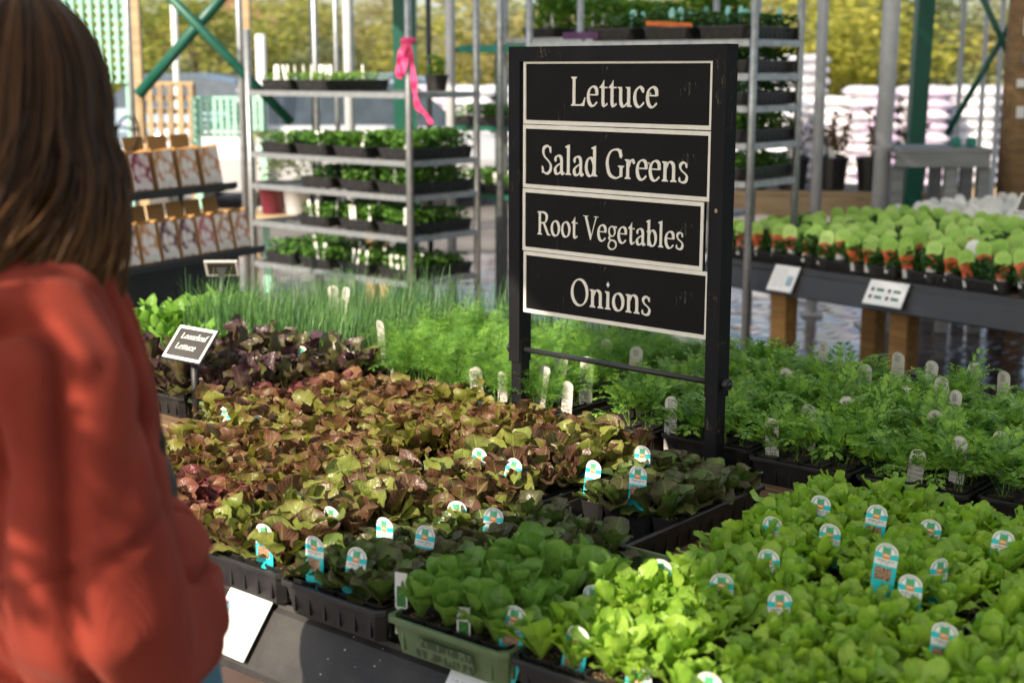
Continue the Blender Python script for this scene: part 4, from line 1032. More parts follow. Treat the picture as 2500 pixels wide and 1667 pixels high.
rt_ = MB(); n_ = 14; rt_.prism([(.018 * math.cos(2 * PI * k / n_), .028 * math.sin(2 * PI * k / n_)) for k in range(n_)], 0, .001, 0, Matrix.Translation((0, 0, .1)) @ Matrix.Rotation(PI / 2, 4, 'X')); rt_.box((0, 0, .04), (.006, .001, .08))
M['tealtag'] = simple('pale_teal_tag', (.16, .55, .52), (.35, .68, .65), 60, .4)
RTG = rt_.mesh('plant_tag', M['tealtag'])
def rack(name, label, corner, ang, L, D_, ztop, shelves, mat, trays, words, post_r=.018, deck=None, extra_h=None):
    """corner: near right front post on the floor; shelves run to the left (-X local) and to the back (+Y local)"""
    o = thing(name, label, 'plant rack', corner, ang)
    for i, (x, y) in enumerate(((0, 0), (-L, 0), (0, D_), (-L, D_))):
        h = ztop if not extra_h else extra_h[i]
        p = MB(); p.tube([(x, y, 0), (x, y, h)], post_r, 10); p.build('post', mat, o, smooth=True)
    for k, z in enumerate(shelves):
        s = MB()
        for y in (0, D_): s.box((-L / 2, y, z - .014), (L - 2 * post_r, .022, .03))
        for x in (0, -L): s.box((x, D_ / 2, z - .014), (.022, D_ - 2 * post_r, .03))
        for q in range(1, 14): s.box((-L * q / 14, D_ / 2, z - .006), (.006, D_ - .03, .006))
        for q in range(1, 5): s.box((-L / 2, D_ * q / 5, z - .0135), (L - .03, .006, .006))
        s.build('shelf', deck or mat, o)
        for ti, (slot, kindf, tg) in enumerate(trays.get(k, ())):
            lx = -.15 - slot * (L - .03) / 4.0 * 1.0; 
            p = Matrix.Rotation(ang, 4, 'Z') @ Vector((lx, D_ / 2 + R.uniform(-.02, .02), z + .003)) + Vector(corner)
            lb = words + ', ' + ('top', 'second', 'third', 'fourth', 'fifth', 'sixth')[k] + ' shelf, ' + ('right end', 'right middle', 'left middle', 'left end')[slot]
            tr = thing('rack_tray', 'black tray of seedlings on the ' + lb, 'tray', p, ang + R.uniform(-.03, .03), 'trays on the ' + words)
            put('tray', RT, tr)
            put('foliage', R.choice(SF[kindf]), tr, (0, 0, 0), (0, 0, R.choice((0, PI))), (1, 1, R.uniform(.85, 1.15)), 'stuff')
            for q in range(tg[0] if tg else 0):
                tx = -.11 + .22 * (q + .5) / tg[0] + R.uniform(-.012, .012); ty = -.20 + R.uniform(-.02, .06) if q % 3 else R.uniform(-.1, .15)
                pw_ = p + Matrix.Rotation(ang, 4, 'Z') @ Vector((tx, ty, .045 + tg[2]))
                t_ = put('tray_tag', STG if tg[1] == 'w' else RTG, None, pw_, (R.uniform(-.15, .15), R.uniform(-.2, .2), ang + R.uniform(-.4, .4)))
                tag(t_, ORDN[q] + (' small white tag' if tg[1] == 'w' else ' small round teal tag') + ' on the ' + lb, 'plant tag', ('white' if tg[1] == 'w' else 'teal') + ' tags on the ' + words)
    return o
cA = at_y(997, 170, 7.6)
AA = rad(-42)
rack('plant_rack', 'galvanised pipe plant rack with seedling trays and a pink ribbon', (cA.x, cA.y, 0), AA, 1.36, .52, 2.6, [1.43, 1.07, .885, .665, .42], M['galv'],
     {0: [(3, 'short', (9, 'w', .0)), (2, 'short', (6, 'w', .0))], 1: [(0, 'tall', (2, 'w', 0)), (1, 'tall', (2, 'w', 0)), (2, 'mid', (4, 'w', -.01)), (3, 'mid', (2, 'w', 0))], 2: [(0, 'mid', (4, 'w', -.01)), (1, 'mid', (2, 'w', 0)), (2, 'dark', None)], 3: [(0, 'mid', (2, 'w', 0)), (1, 'mid', (6, 'w', -.01)), (2, 'mid', (5, 'w', 0))], 4: [(0, 'mid', (6, 'w', -.02)), (1, 'mid', (5, 'w', -.01)), (2, 'mid', (4, 'w', 0)), (3, 'mid', (1, 'w', 0))]},
     'galvanised ribbon rack', .019, None, [2.9, 1.78, 2.9, 2.9])
cB = at_y(1839, 170, 6.6)
rack('plant_rack', 'grey pipe plant rack behind the big sign with teal tagged trays', (cB.x, cB.y, 0), rad(-40), 1.32, .43, 2.6, [1.685, 1.53, 1.385, 1.215, 1.04], M['galv'],
     {0: [(0, 'dark', (4, 't', -.02)), (1, 'dark', (3, 't', -.02)), (2, 'dark', (2, 't', -.02))], 1: [(0, 'dark', None)], 2: [(0, 'dark', (2, 't', -.03))], 3: [(0, 'seed' if False else 'mid', (1, 't', -.02)), (1, 'mid', None)], 4: [(0, 'mid', (1, 't', -.02)), (1, 'dark', None)]}, 'grey rack behind the sign', .018)
cC = at_y(1745, 170, 8.4)
rack('plant_rack', 'far pipe rack with bushy bright herbs at the top', (cC.x, cC.y, 0), rad(-38), 1.55, .5, 2.6, [1.745, 1.25, .7], M['galv'],
     {0: [(0, 'bright', (2, 't', 0)), (1, 'bright', None), (2, 'bright', (3, 'w', 0)), (3, 'bright', (3, 'w', 0))], 1: [(3, 'mid', None)]}, 'far herb rack', .02)
cD = at_y(1420, 170, 8.8)
rk = rack('plant_rack', 'dark green rack left of the big sign with white tagged trays', (cD.x, cD.y, 0), rad(-38), 1.05, .5, 1.75, [1.69, 1.19, .755], M['greensteel'],
     {1: [(3, 'mid', (6, 'w', -.01)), (2, 'mid', (6, 'w', 0))], 2: [(3, 'mid', (6, 'w', -.01)), (2, 'mid', (6, 'w', -.01)), (1, 'mid', None)]}, 'dark green rack', .02)
for i, (x0, x1, z, mt, nm) in enumerate(((-.95, -.35, 1.70, 'teal', 'label_strip'),)):
    MB().box(((x0 + x1) / 2, -.022, z - .02), (x1 - x0, .004, .05)).build(nm, M[mt], rk)
rB = [o for o in C.objects if o.get('label', '').startswith('grey pipe plant rack')][0]
MB().box((-.56, -.016, 1.73), (.26, .004, .022)).build('label_strip', M['orange_strip'], rB, (0, 0, 0), (0, .06, 0))
MB().box((-.98, -.016, 1.715), (.22, .004, .035)).build('label_strip', M['purple_strip'], rB)
# pink ribbon tied round the near post of the galvanised rack
rb = thing('pink_ribbon', 'bright pink ribbon tied to the galvanised rack post with a trailing tail', 'ribbon', (cA.x, cA.y, 1.60), 0)
k_ = MB(); k_.tube([(-.03, -.02, .095), (-.01, -.032, .1), (.025, -.03, .095), (.03, .0, .1), (0, .03, .1), (-.03, .01, .1)], [.016] * 6, 8); k_.build('knot', M['pink'], rb, smooth=True)
def ribbon(name, pts, w):
    m = MB(); ps = cat_rom([(p[0], p[1]) for p in pts], 5); vs = []
    for i, p in enumerate(ps):
        t = (ps[min(i + 1, len(ps) - 1)] - ps[max(i - 1, 0)]).normalized(); nr = Vector((-t.y, t.x, 0)); ww = w * (1 if i < len(ps) - 4 else .8) * (1 + .3 * math.sin(i * .7))
        for s_ in (-1, 1):
            q = p + nr * ww * s_; vs.append((q.x, -.035 - .012 * math.sin(i * .9) * s_, q.y))
    m.add(vs, [(2 * i, 2 * i + 1, 2 * i + 3, 2 * i + 2) for i in range(len(ps) - 1)])
    m.build(name, M['pink'], rb, smooth=True)
ribbon('loop', [(-.01, .09), (-.045, .0), (-.05, -.06), (-.035, -.085), (-.02, -.02), (-.0, .07)], .014)
ribbon('tail', [(.0, .09), (.02, .0), (.03, -.1), (.035, -.17), (.05, -.24), (.09, -.28), (.12, -.33)], .013)
sp_ = MB(); sp_.lathe([(.05, 0), (.065, .08), (.068, .08), (.068, .09), (.06, .09)], 12)
q = at_y(1075, 200, 7.95); o = thing('potted_herb', 'single small herb pot at the right end of the ribbon rack top shelf', 'potted plant', (q.x - .02, q.y, 1.433), 0)
put('pot', sp_.mesh('pot', M['blackpl']), o); put('foliage', bush(M['herb'], 60, .06, .19, .05, 88, .08), o, kind='stuff')

# ================================================================== BULB DISPLAY
def bulb_pic(i, cols):
    n = NT('bulb_picture'); ob = n.co('Object'); uv = n.sep(n.co('UV')); u, v = uv[0], uv[1]
    d = n.vor(ob, cols[2]); col = n.mix(n.ss(d, .42, .8), cols[0], cols[1])
    col = n.mix(n.rect(u, v, .1, .9, .04, .2), col, (.72, .68, .62))
    n.set(col, .5, 0, .3); return n.mat
PIC = [bulb_pic(i, c) for i, c in enumerate([((.80, .76, .72), (.55, .26, .10), 22), ((.75, .6, .58), (.26, .03, .07), 24), ((.80, .72, .68), (.12, .04, .06), 24), ((.80, .72, .70), (.5, .14, .16), 26), ((.80, .76, .70), (.48, .2, .1), 30)])]
qr = at_y(622, 442, 7.2); ql = at_y(348, 473, 6.46)
BDv = (Vector((qr.x, qr.y, 0)) - Vector((ql.x, ql.y, 0))).normalized(); bang = math.atan2(BDv.y, BDv.x)
bd = thing('bulb_stand', 'dark tiered stand of bulb boxes behind the person', 'display stand', (qr.x, qr.y, 0), bang)
BL_ = 1.9                                             # local -X runs towards the camera; local -Y is the front
for z, yb in ((.985, .16), (.67, .0), (.33, -.05)):
    MB().box((-BL_ / 2 + .02, yb + .15, z - .02), (BL_, .34, .03)).build('shelf', M['darksteel'], bd)
    MB().box((-BL_ / 2 + .02, yb - .03, z - .012), (BL_, .01, .03)).build('lip', M['darksteel'], bd)
for x in (.0, -.95, -1.85):
    MB().box((x, .50, .6), (.04, .04, 1.2)).build('upright', M['darksteel'], bd)
MB().box((-BL_ / 2, .12, .32), (BL_ - .02, .02, .6)).build('skirt', M['darksteel'], bd)
def bulb_box(a, z, yb, w, pic, lb, hgt=.185):
    p = Matrix.Rotation(bang, 4, 'Z') @ Vector((a, yb + .02, z)) + Vector((qr.x, qr.y, 0))
    o = thing('bulb_box', lb, 'box', p, bang, 'bulb boxes on the tiered stand')
    bx = MB(); th = .004; dp = .17
    bx.box((0, dp / 2, th / 2), (w, dp, th)); bx.box((-w / 2 + th / 2, dp / 2, hgt * .55), (th, dp, hgt * 1.05)); bx.box((w / 2 - th / 2, dp / 2, hgt * .55), (th, dp, hgt * 1.05)); bx.box((0, dp - th / 2, hgt * .75), (w - 2 * th - .001, th, hgt * 1.5)); bx.box((0, th / 2, hgt * .5), (w - 2 * th - .001, th, hgt))
    bx.build('carton', M['card_box'], o, (0, 0, 0), (-.18, 0, 0))
    m = MB(); m.add([(-w / 2 + .008, -.002, .004), (w / 2 - .008, -.002, .004), (w / 2 - .008, -.002, hgt - .004), (-w / 2 + .008, -.002, hgt - .004)], [(0, 1, 2, 3)], 0, None, [(0, 0), (1, 0), (1, 1), (0, 1)])
    m.build('picture', pic, o, (0, 0, 0), (-.18, 0, 0))
ORD = ('rightmost', 'second from right', 'third from right', 'fourth from right', 'fifth from right', 'sixth from right', 'seventh from right', 'eighth from right')
for i in range(5): bulb_box(-.10 - i * .172, .985, .16, .148, PIC[(0, 0, 0, 1, 3)[i]], 'bulb box with ' + ('pale', 'pale', 'pale', 'dark red', 'pink')[i] + ' picture, ' + ORD[i] + ' on the upper tier')
for i in range(7): bulb_box(-.08 - i * .136, .67, .0, .125, PIC[(4, 4, 3, 2, 2, 0, 4)[i]], 'bulb box with ' + ('speckled', 'speckled', 'pinkish', 'dark purple', 'dark purple', 'golden', 'pale')[i] + ' picture, ' + ORD[i] + ' on the lower tier')

# ================================================================== GREENHOUSE POSTS, BRACES
def post(u, y, w, mat, label, name='support_post', z1=3.2, z0=0.0, v=170, square=False, cat='post', dx=0.0):
    p = at_y(u, v, y); o = thing(name, label, cat, (p.x, y, 0), 0)
    m = MB()
    if square: m.loft([[(-w / 2, -w / 2, z0), (w / 2, -w / 2, z0), (w / 2, w / 2, z0), (-w / 2, w / 2, z0)], [(-w / 2 + dx, -w / 2, z1), (w / 2 + dx, -w / 2, z1), (w / 2 + dx, w / 2, z1), (-w / 2 + dx, w / 2, z1)]], caps=True)
    else: m.tube([(0, 0, z0), (dx, 0, z1)], w / 2, 12)
    m.build('shaft', mat, o, smooth=not square)
    b = MB(); b.cbox((0, 0, .012 + z0), (w * 1.8, w * 1.8, .02), .003); b.build('base_plate', mat, o)
    return o
GS, GY, GV, DS = M['greensteel'], M['greysteel'], M['galv'], M['darksteel']
post(990, 9.6, .15, GS, 'broad dark green steel column behind the pink ribbon', 'green_column', square=True, cat='column')
post(2236, 9.4, .105, GS, 'dark green steel column behind the white topped tags', 'green_column', square=True, cat='column', dx=.06)
post(318, 9.2, .035, GV, 'thin grey post right of the brown hair')
post(588, 9.0, .042, GV, 'grey post crossing behind the green brace end')
post(766, 9.3, .045, DS, 'dark thin post behind the top left seedlings')
post(852, 9.8, .072, GY, 'wide pale grey post left of the green column')
post(822, 9.9, .035, GV, 'thin grey post beside the wide pale post')
post(1047, 9.4, .036, DS, 'dark thin post right of the green column')
post(1100, 9.2, .062, GY, 'grey post between the ribbon and the big sign')
post(1222, 9.0, .045, GV, 'grey post beside the top left corner of the big sign')
post(2004, 9.0, .07, GY, 'grey pipe post with a dark collar right of the racks')
post(2160, 8.6, .105, GY, 'wide pale pipe post beside the green column', dx=.04)
post(336, 11.5, .075, M['timber'], 'tan timber post beside the thin grey post', square=True)
post(602, 12.0, .085, M['timber'], 'peach timber post with carved top beyond the green brace', square=True)
post(431, 14.0, .065, M['white'], 'white lamp post in front of the trees')
post(638, 16.0, .11, M['white'], 'short bright white post against the bushes', z1=1.93)
def brace(pa, pb, y, r, par, name='brace_tube'):
    a, b = at_y(*pa, y), at_y(*pb, y); o0 = par.location
    m = MB(); m.tube([a - o0, b - o0], r, 10); m.build(name, GS, par, smooth=True)
c = at_y(478, 53, 8.7); xb = thing('cross_brace', 'dark green tubular cross brace in front of the parking lot', 'brace', (c.x, c.y, 0), 0)
brace((338, 232), (640, -120), 8.72, .034, xb); brace((300, -125), (712, 300), 8.62, .028, xb)
bm = MB(); bm.tube([(0, -.09, c.z), (0, .03, c.z)], .02, 10); bm.build('bolt', M['galv'], xb)
c = at_y(2434, 106, 8.9); xb = thing('cross_brace', 'thin dark green cross brace at the right edge', 'brace', (c.x, c.y, 0), 0)
brace((2310, 330), (2560, -100), 8.9, .019, xb); brace((2360, -90), (2520, 260), 8.84, .019, xb)
# pale metal gate frame at the right
gp = at_y(2260, 170, 9.8); gt = thing('gate_frame', 'pale thin barred metal gate frame behind the right cross brace', 'gate', (gp.x, 9.8, 0), 0)
for u in (2262, 2345, 2402, 2440, 2475): MB().box((at_y(u, 170, 9.8).x - gp.x, 0, 1.0), (.026, .026, 2.06)).build('bar', GY, gt)
for z in (.3, 2.03): MB().box((.3, 0, z), (.64, .034, .034)).build('rail', GY, gt)
# wooden pole with papers
wp = at_y(2492, 170, 8.7); po = thing('wooden_pole', 'rough wooden pole with pale papers stapled on it at the right edge', 'pole', (wp.x, 8.7, 0), 0)
m = MB(); m.tube([(0, 0, 0), (.0, 0, 1.7), (.03, 0, 3.3)], [.10, .095, .09], 14); m.build('shaft', M['pole_wood'], po, smooth=True)
for i, (x, z, w, h) in enumerate(((.0, 1.62, .06, .07), (-.01, 1.47, .09, .05), (.02, 1.40, .05, .06), (-.02, 1.30, .05, .07), (.03, 1.22, .04, .06), (.0, 1.80, .07, .1))):
    MB().box((x, -.102, z), (w, .002, h)).build('paper', M['white'] if i % 2 else M['grey_wood'], po)
# trellis panels
def trellis(label, pa, pb, y, mat, nx_, nz_, bar, rz=0.0, z0=None):
    a, b = at_y(*pa, y), at_y(*pb, y); w, h = b.x - a.x, a.z - b.z
    o = thing('trellis_panel', label, 'trellis', (a.x, y, 0), rz)
    for i in range(nx_ + 1): MB().box((w * i / nx_, 0, b.z + h / 2), (bar, .02, h)).build('slat', mat, o)
    for i in range(nz_ + 1): MB().box((w / 2, .021, b.z + h * i / nz_), (w + bar, .02, bar)).build('slat', mat, o)
    for x in (0, w): MB().box((x, .045, b.z / 2 + h / 2), (.05, .03, b.z + h)).build('stand_post', mat, o)
M['mint'] = simple('mint_trellis_paint', (.30, .60, .47), (.38, .66, .54), 14, .5)
trellis('tall mint green trellis panel behind the brown hair', (150, -60), (312, 200), 9.4, M['mint'], 7, 12, .02)
trellis('low mint green trellis panel between the posts', (474, 240), (640, 330), 9.9, M['mint'], 10, 6, .022)
trellis('tan timber lattice left of the mint trellis', (340, 206), (470, 340), 10.4, M['timber'], 5, 4, .035)

# ================================================================== PALLETS OF BAGS, BENCHES, POTS
def bag_mat(name, c1, c2):
    n = NT(name); ob = n.co('Object')
    f = n.noise(ob, 6, 4)
    col = n.mix(n.ss(f, .42, .6), c1, c2); n.set(col, .28, 0, .5); n.bump(n.noise(ob, 14, 4), .8, .03); return n.mat
BAGM = [bag_mat('white_soil_bag', (.78, .78, .78), (.70, .70, .74)), bag_mat('white_bag_purple_print', (.78, .77, .78), (.55, .45, .60)), bag_mat('grey_film_bag', (.55, .55, .57), (.40, .40, .43))]
def bag_mesh(mat, seed):
    rr = random.Random(seed); nx_, ny_ = 10, 7; a, b, h = .30, .20, .075
    top, bot = [], []
    for j in range(ny_ + 1):
        for i in range(nx_ + 1):
            x, y = -1 + 2 * i / nx_, -1 + 2 * j / ny_
            e = max(0, (1 - abs(x) ** 3.5) * (1 - abs(y) ** 3.5)) ** .45
            top.append((x * a, y * b, h * (1 + e) + rr.uniform(-.006, .006) * e)); bot.append((x * a, y * b, h * (1 - e * .95)))
    n = nx_ + 1; N0 = len(top); m = MB()
    fs = [(j * n + i, j * n + i + 1, (j + 1) * n + i + 1, (j + 1) * n + i) for j in range(ny_) for i in range(nx_)]
    m.add(top, fs); m.add(bot, [tuple(reversed(f)) for f in fs])
    return m.mesh('bag', mat, True)
BAGS = [[bag_mesh(BAGM[k], k * 10 + s) for s in range(3)] for k in range(3)]
pal = MB()
for i in range(7): pal.box((-.53 + i * 1.06 / 6, 0, .125), (.1, 1.0, .02))
for y in (-.45, 0, .45): pal.box((0, y, .07), (1.16, .09, .09)); pal.box((0, y, .012), (1.16, .1, .02))
PAL = pal.mesh('timber_base', M['timber'])
def pallet(u, y, layers, k, label, rz=None, z=0.0):
    p = at_y(u, 170, y); o = thing('bag_pallet', label, 'bag pallet', (p.x, y, z), R.uniform(-.6, .3) if rz is None else rz, 'pallets of white bags')
    put('timber_base', PAL, o)
    for l in range(layers):
        for ix in (-.29, .29):
            for iy in (-.38, 0, .38):
                if iy == 0 and l < layers - 1 and ix > 0: continue
                put('bag', BAGS[k][R.randrange(3)], o, (ix + R.uniform(-.025, .025), iy + R.uniform(-.02, .02), .135 + l * .133), (R.uniform(-.05, .05), R.uniform(-.05, .05), R.uniform(-.06, .06) + (PI if R.random() < .5 else 0)))
for a in ((690, 19, 9, 0, 'white bag pallet behind the grey posts left of the green column'), (850, 18.5, 9, 0, 'white bag pallet directly left of the green column'), (1010, 19, 9, 1, 'white bag pallet behind the pink ribbon'), (1190, 18.5, 9, 0, 'white bag pallet left of the big sign'), (1380, 19, 9, 1, 'white bag pallet hidden mostly by the big sign'),
          (1840, 17.5, 8, 0, 'bright white bag pallet right behind the grey rack'), (1905, 19.5, 12, 2, 'tall grey filmed bag pallet behind the grey rack'), (2065, 18.5, 8, 0, 'white bag pallet between the pipe posts'), (2190, 17.5, 9, 1, 'purple printed bag pallet behind the wide pipe post'), (2330, 18.0, 9, 0, 'white bag pallet behind the gate frame'), (2470, 18.5, 9, 1, 'white bag pallet behind the wooden pole'), (1730, 19, 9, 0, 'white bag pallet behind the right sign post')):
    pallet(*a)
# timber platform with potted roses
pp = at_y(1890, 170, 9.9); pf_ = thing('timber_platform', 'pale timber platform under the black rose pots', 'platform', (pp.x, 9.9, 0), rad(-8))
for i in range(6): MB().cbox((0, 0, 0), (2.3, .11, .03), .003).build('board', M['timber'], pf_, (.1, -.29 + i * .118, .735))
MB().box((0, 0, 0), (2.3, .04, .13)).build('front_beam', M['timber'], pf_, (.1, -.33, .652))
for x in (-.9, .1, 1.1): MB().cbox((0, 0, 0), (.12, .12, .72), .004).build('leg', M['timber'], pf_, (x, -.24, .36)); MB().cbox((0, 0, 0), (.12, .12, .72), .004).build('leg', M['timber'], pf_, (x, .3, .36))
rp = MB(); rp.lathe([(.085, 0), (.105, .2), (.112, .2), (.112, .22), (.102, .22), (.096, .19), (0, .19)], 14); RPOT = rp.mesh('pot', M['blackpl'], False)
M['twig'] = simple('reddish_twigs', (.16, .06, .035), (.10, .05, .03), 20, .7)
M['copper_leaf'] = foliage_mat('coppery_young_leaves', (.20, .08, .03), (.20, .14, .04), .3, .5)
def twigs(seed):
    m = MB(); rr = random.Random(seed)
    for k in range(8):
        a = rr.uniform(0, 6.28); r = rr.uniform(.04, .16); h = rr.uniform(.18, .36)
        pts = [(0, 0, .18), (math.cos(a) * r * .5, math.sin(a) * r * .5, .2 + h * .5), (math.cos(a) * r, math.sin(a) * r, .2 + h)]
        m.tube(pts, [.006, .004, .002], 5)
        for q in range(9):
            t = rr.uniform(.3, 1); l_ = rr.uniform(.025, .05); w = l_ * .35
            E_ = Matrix.Translation((math.cos(a) * r * t + rr.uniform(-.02, .02), math.sin(a) * r * t + rr.uniform(-.02, .02), .2 + h * t)) @ Euler((rr.uniform(-1, 1), rr.uniform(-1, 1), rr.uniform(0, 6))).to_matrix().to_4x4()
            m.add([(0, -l_, 0), (w, 0, 0), (0, l_, 0), (-w, 0, 0)], [(0, 1, 2, 3)], 1, E_)
    return m.mesh('branches', [M['twig'], M['copper_leaf']])
TWG = [twigs(s) for s in range(4)]
for i in range(14):
    lx, ly = -.9 + (i % 8) * .26, -.2 + (i // 8) * .3
    p = Matrix.Rotation(rad(-8), 4, 'Z') @ Vector((lx, ly, .752)) + Vector((pp.x, 9.9, 0))
    o = thing('potted_rose', 'bare twigged rose in a black pot, ' + ('front' if i < 8 else 'back') + ' row, ' + ORDN[i % 8] + ' from the left', 'potted plant', p, R.uniform(0, 6), 'potted roses on the platform')
    put('pot', RPOT, o); put('branches', TWG[i % 4], o)
    t_ = put('rose_tag', STG, None, p + Vector((R.uniform(-.06, .06), -.06, .16)), (R.uniform(-.2, .2), R.uniform(-.3, .3), R.uniform(-.5, .5)), (2.2, 1, 1.3)); tag(t_, 'white tag on a black rose pot, ' + ('front' if i < 8 else 'back') + ' row, ' + ORDN[i % 8] + ' from the left', 'plant tag', 'rose pot tags')
# grey bench
gb = at_y(2290, 170, 8.6); be = thing('grey_bench', 'weathered grey wooden potting bench right of the green column', 'bench', (gb.x, 8.6, 0), rad(-4))
for i in range(4): MB().cbox((0, -.2 + i * .13, 1.085), (.56, .12, .03), .003).build('top_board', M['grey_wood'], be)
MB().box((0, -.25, 1.03), (.54, .03, .08)).build('apron', M['grey_wood'], be)
for x in (-.25, .06, .25):
    for y in (-.2, .2): MB().cbox((x, y, .495), (.07, .07, .99), .004).build('leg', M['grey_wood'], be)
MB().box((0, 0, .56), (.5, .42, .025)).build('lower_shelf', M['pole_wood'], be)
for i, (x, y, z, w, h, mt, lb) in enumerate(((-.13, -.05, .575, .16, .12, 'card_box', 'tan carton on the lower shelf of the grey bench'), (.15, -.05, .575, .16, .07, 'teal', 'teal packet box on the lower shelf of the grey bench'), (.10, -.12, 1.102, .05, .05, 'teal', 'left small teal pot on the grey bench'), (.19, -.12, 1.102, .05, .05, 'teal', 'right small teal pot on the grey bench'))):
    m = MB(); m.cbox((0, 0, h / 2), (w, .14 if w > .1 else .05, h), .006); m.box((0, 0, h + .003), (w * .7, .05 if w > .1 else .02, .006))
    tag(m.build('box', M[mt], None, Matrix.Rotation(rad(-4), 4, 'Z') @ Vector((x, y, z)) + Vector((gb.x, 8.6, 0))), lb, 'box')
# burgundy pot and pale bucket on a low timber bench, far left
lb_ = at_y(690, 520, 9.6); lo = thing('low_bench', 'low timber bench with pots seen through the ribbon rack', 'bench', (lb_.x, 9.6, 0), rad(-6))
zl = lb_.z
for i in range(4): MB().cbox((0, -.2 + i * .13, zl - .015), (1.5, .12, .03), .003).build('board', M['timber'], lo)
for x in (-.65, .65):
    for y in (-.18, .18): MB().cbox((x, y, (zl - .03) / 2), (.08, .08, zl - .03), .004).build('leg', M['timber'], lo)
M['burgundy'] = simple('burgundy_glaze', (.14, .012, .03), (.10, .01, .025), 10, .3)
bp = MB(); bp.lathe([(.07, 0), (.1, .18), (.115, .18), (.115, .215), (.1, .215), (.09, .19), (0, .19)], 18); BPM = bp.mesh('pot', M['burgundy'], True)
for u, mt, lb in ((663, M['burgundy'], 'burgundy glazed pot with a shrub on the low bench'), (722, M['greysteel'], 'pale grey pot with a shrub on the low bench')):
    p = at_y(u, 500, 9.5); o = thing('potted_shrub', lb, 'potted plant', (p.x, 9.55, zl + .002), 0)
    me = BPM.copy(); me.materials[0] = mt; put('pot', me, o); put('foliage', bush(M['tree_d'], 160, .2, .55, .06, int(u), .22), o, kind='stuff')

# ================================================================== TREES, HOUSE, CARS
def crown(mat, seed, n=4200, rx=2.6, h=6.0, z0=.4):
    m = MB(); rr = random.Random(seed)
    cl = [(rr.uniform(-rx, rx) * .75, rr.uniform(-rx, rx) * .6, rr.uniform(z0, h), rr.uniform(.55, 1.15)) for _ in range(26)]
    for k in range(n):
        cx, cy, cz, cr = cl[rr.randrange(26)]
        d = Vector((rr.gauss(0, 1), rr.gauss(0, 1), rr.gauss(0, 1))).normalized() * cr * rr.random() ** .4
        l_ = rr.uniform(.06, .15); w = l_ * .55
        E_ = Matrix.Translation((cx + d.x, cy + d.y, max(.1, cz + d.z))) @ Euler((rr.uniform(-1, 1), rr.uniform(-1, 1), rr.uniform(0, 6.28))).to_matrix().to_4x4()
        m.add([(0, -l_, 0), (w, 0, .02), (0, l_, 0), (-w, 0, .02)], [(0, 1, 2, 3)], 0, E_)
    return m.mesh('crown', mat)
def trunk(seed):
    m = MB(); rr = random.Random(seed)
    m.tube([(0, 0, -.05), (.05, 0, 1.2), (0, .05, 2.6), (.05, 0, 4.4)], [.16, .13, .1, .04], 8)
    for k in range(7):
        z = rr.uniform(.7, 3.4); a = rr.uniform(0, 6.28); r = rr.uniform(.8, 1.8)
        m.tube([(0, 0, z), (math.cos(a) * r * .5, math.sin(a) * r * .5, z + .7), (math.cos(a) * r, math.sin(a) * r, z + 1.6)], [.06, .04, .015], 6)
    return m.mesh('trunk', M['bark'])
CR = {k: [crown(M['tree_' + k], 500 + i * 7 + ord(k)) for i in range(2)] for k in 'ygdo'}
TK = [trunk(s) for s in range(3)]
TR = [(330, 34, 'y', 'yellow green tree left of the white lamp post'), (400, 38, 'g', 'green tree behind the white lamp post'), (480, 30, 'g', 'bushy green tree behind the crossing of the brace'), (560, 36, 'o', 'golden tree behind the peach timber post'), (640, 32, 'd', 'grey green shrub tree behind the bright white post'), (720, 36, 'o', 'golden tree behind the dark thin post'), (800, 42, 'o', 'golden tree left of the wide pale post'), (930, 46, 'd', 'hazy grey green tree by the green column'), (1080, 34, 'y', 'yellow tree between the ribbon and the sign'), (1200, 38, 'y', 'yellow tree at the sign corner'), (1340, 34, 'o', 'golden tree behind the herb rack'), (1480, 40, 'g', 'green tree behind the herb rack'), (1620, 36, 'o', 'golden tree above the right sign corner'), (1760, 33, 'o', 'golden tree behind the grey rack'), (1900, 30, 'y', 'yellow shrub tree left of the grey pipe post'), (2020, 26, 'y', 'bright yellow shrub tree between the pipe posts'), (2110, 32, 'g', 'green yellow shrub tree by the wide pipe post'), (2260, 30, 'd', 'grey green shrub tree behind the green column'), (2370, 34, 'o', 'golden shrub tree behind the gate frame'), (2480, 30, 'o', 'golden shrub tree at the right edge'), (160, 36, 'g', 'green tree behind the tall mint trellis'), (30, 34, 'y', 'yellow tree behind the head')]
for i, (u, y, k, lb) in enumerate(TR):
    p = at_y(u, 170, y); o = thing('tree', lb, 'tree', (p.x, y, -.02), R.uniform(0, 6), 'trees beyond the yard')
    s_ = R.uniform(.40, .60)
    put('trunk', TK[i % 3], o, (0, 0, 0), (0, 0, 0), s_); put('crown', CR[k][i % 2], o, (0, 0, 0), (0, 0, 0), (s_ * 2.2, s_ * 1.8, s_), 'stuff')
# a second, farther line of trees closes the view
for i in range(14):
    u = -60 + i * 200; y = 62 + (i % 3) * 5; p = at_y(u, 170, y); k = 'ogdoyo'[i % 6]
    if u in (340, 1140): continue
    o = thing('tree', 'far ' + {'o': 'golden', 'g': 'green', 'd': 'grey green', 'y': 'yellow'}[k] + ' tree on the skyline, ' + ('first', 'second', 'third', 'fourth', 'fifth', 'sixth', 'seventh', 'eighth', 'ninth', 'tenth', 'eleventh', 'twelfth', 'thirteenth', 'fourteenth')[i] + ' from left', 'tree', (p.x, y, -.02), R.uniform(0, 6), 'far trees on the skyline')
    put('trunk', TK[i % 3], o, (0, 0, 0), (0, 0, 0), 1.1); put('crown', CR[k][i % 2], o, (0, 0, 0), (0, 0, 0), (2.3, 1.6, .75), 'stuff')
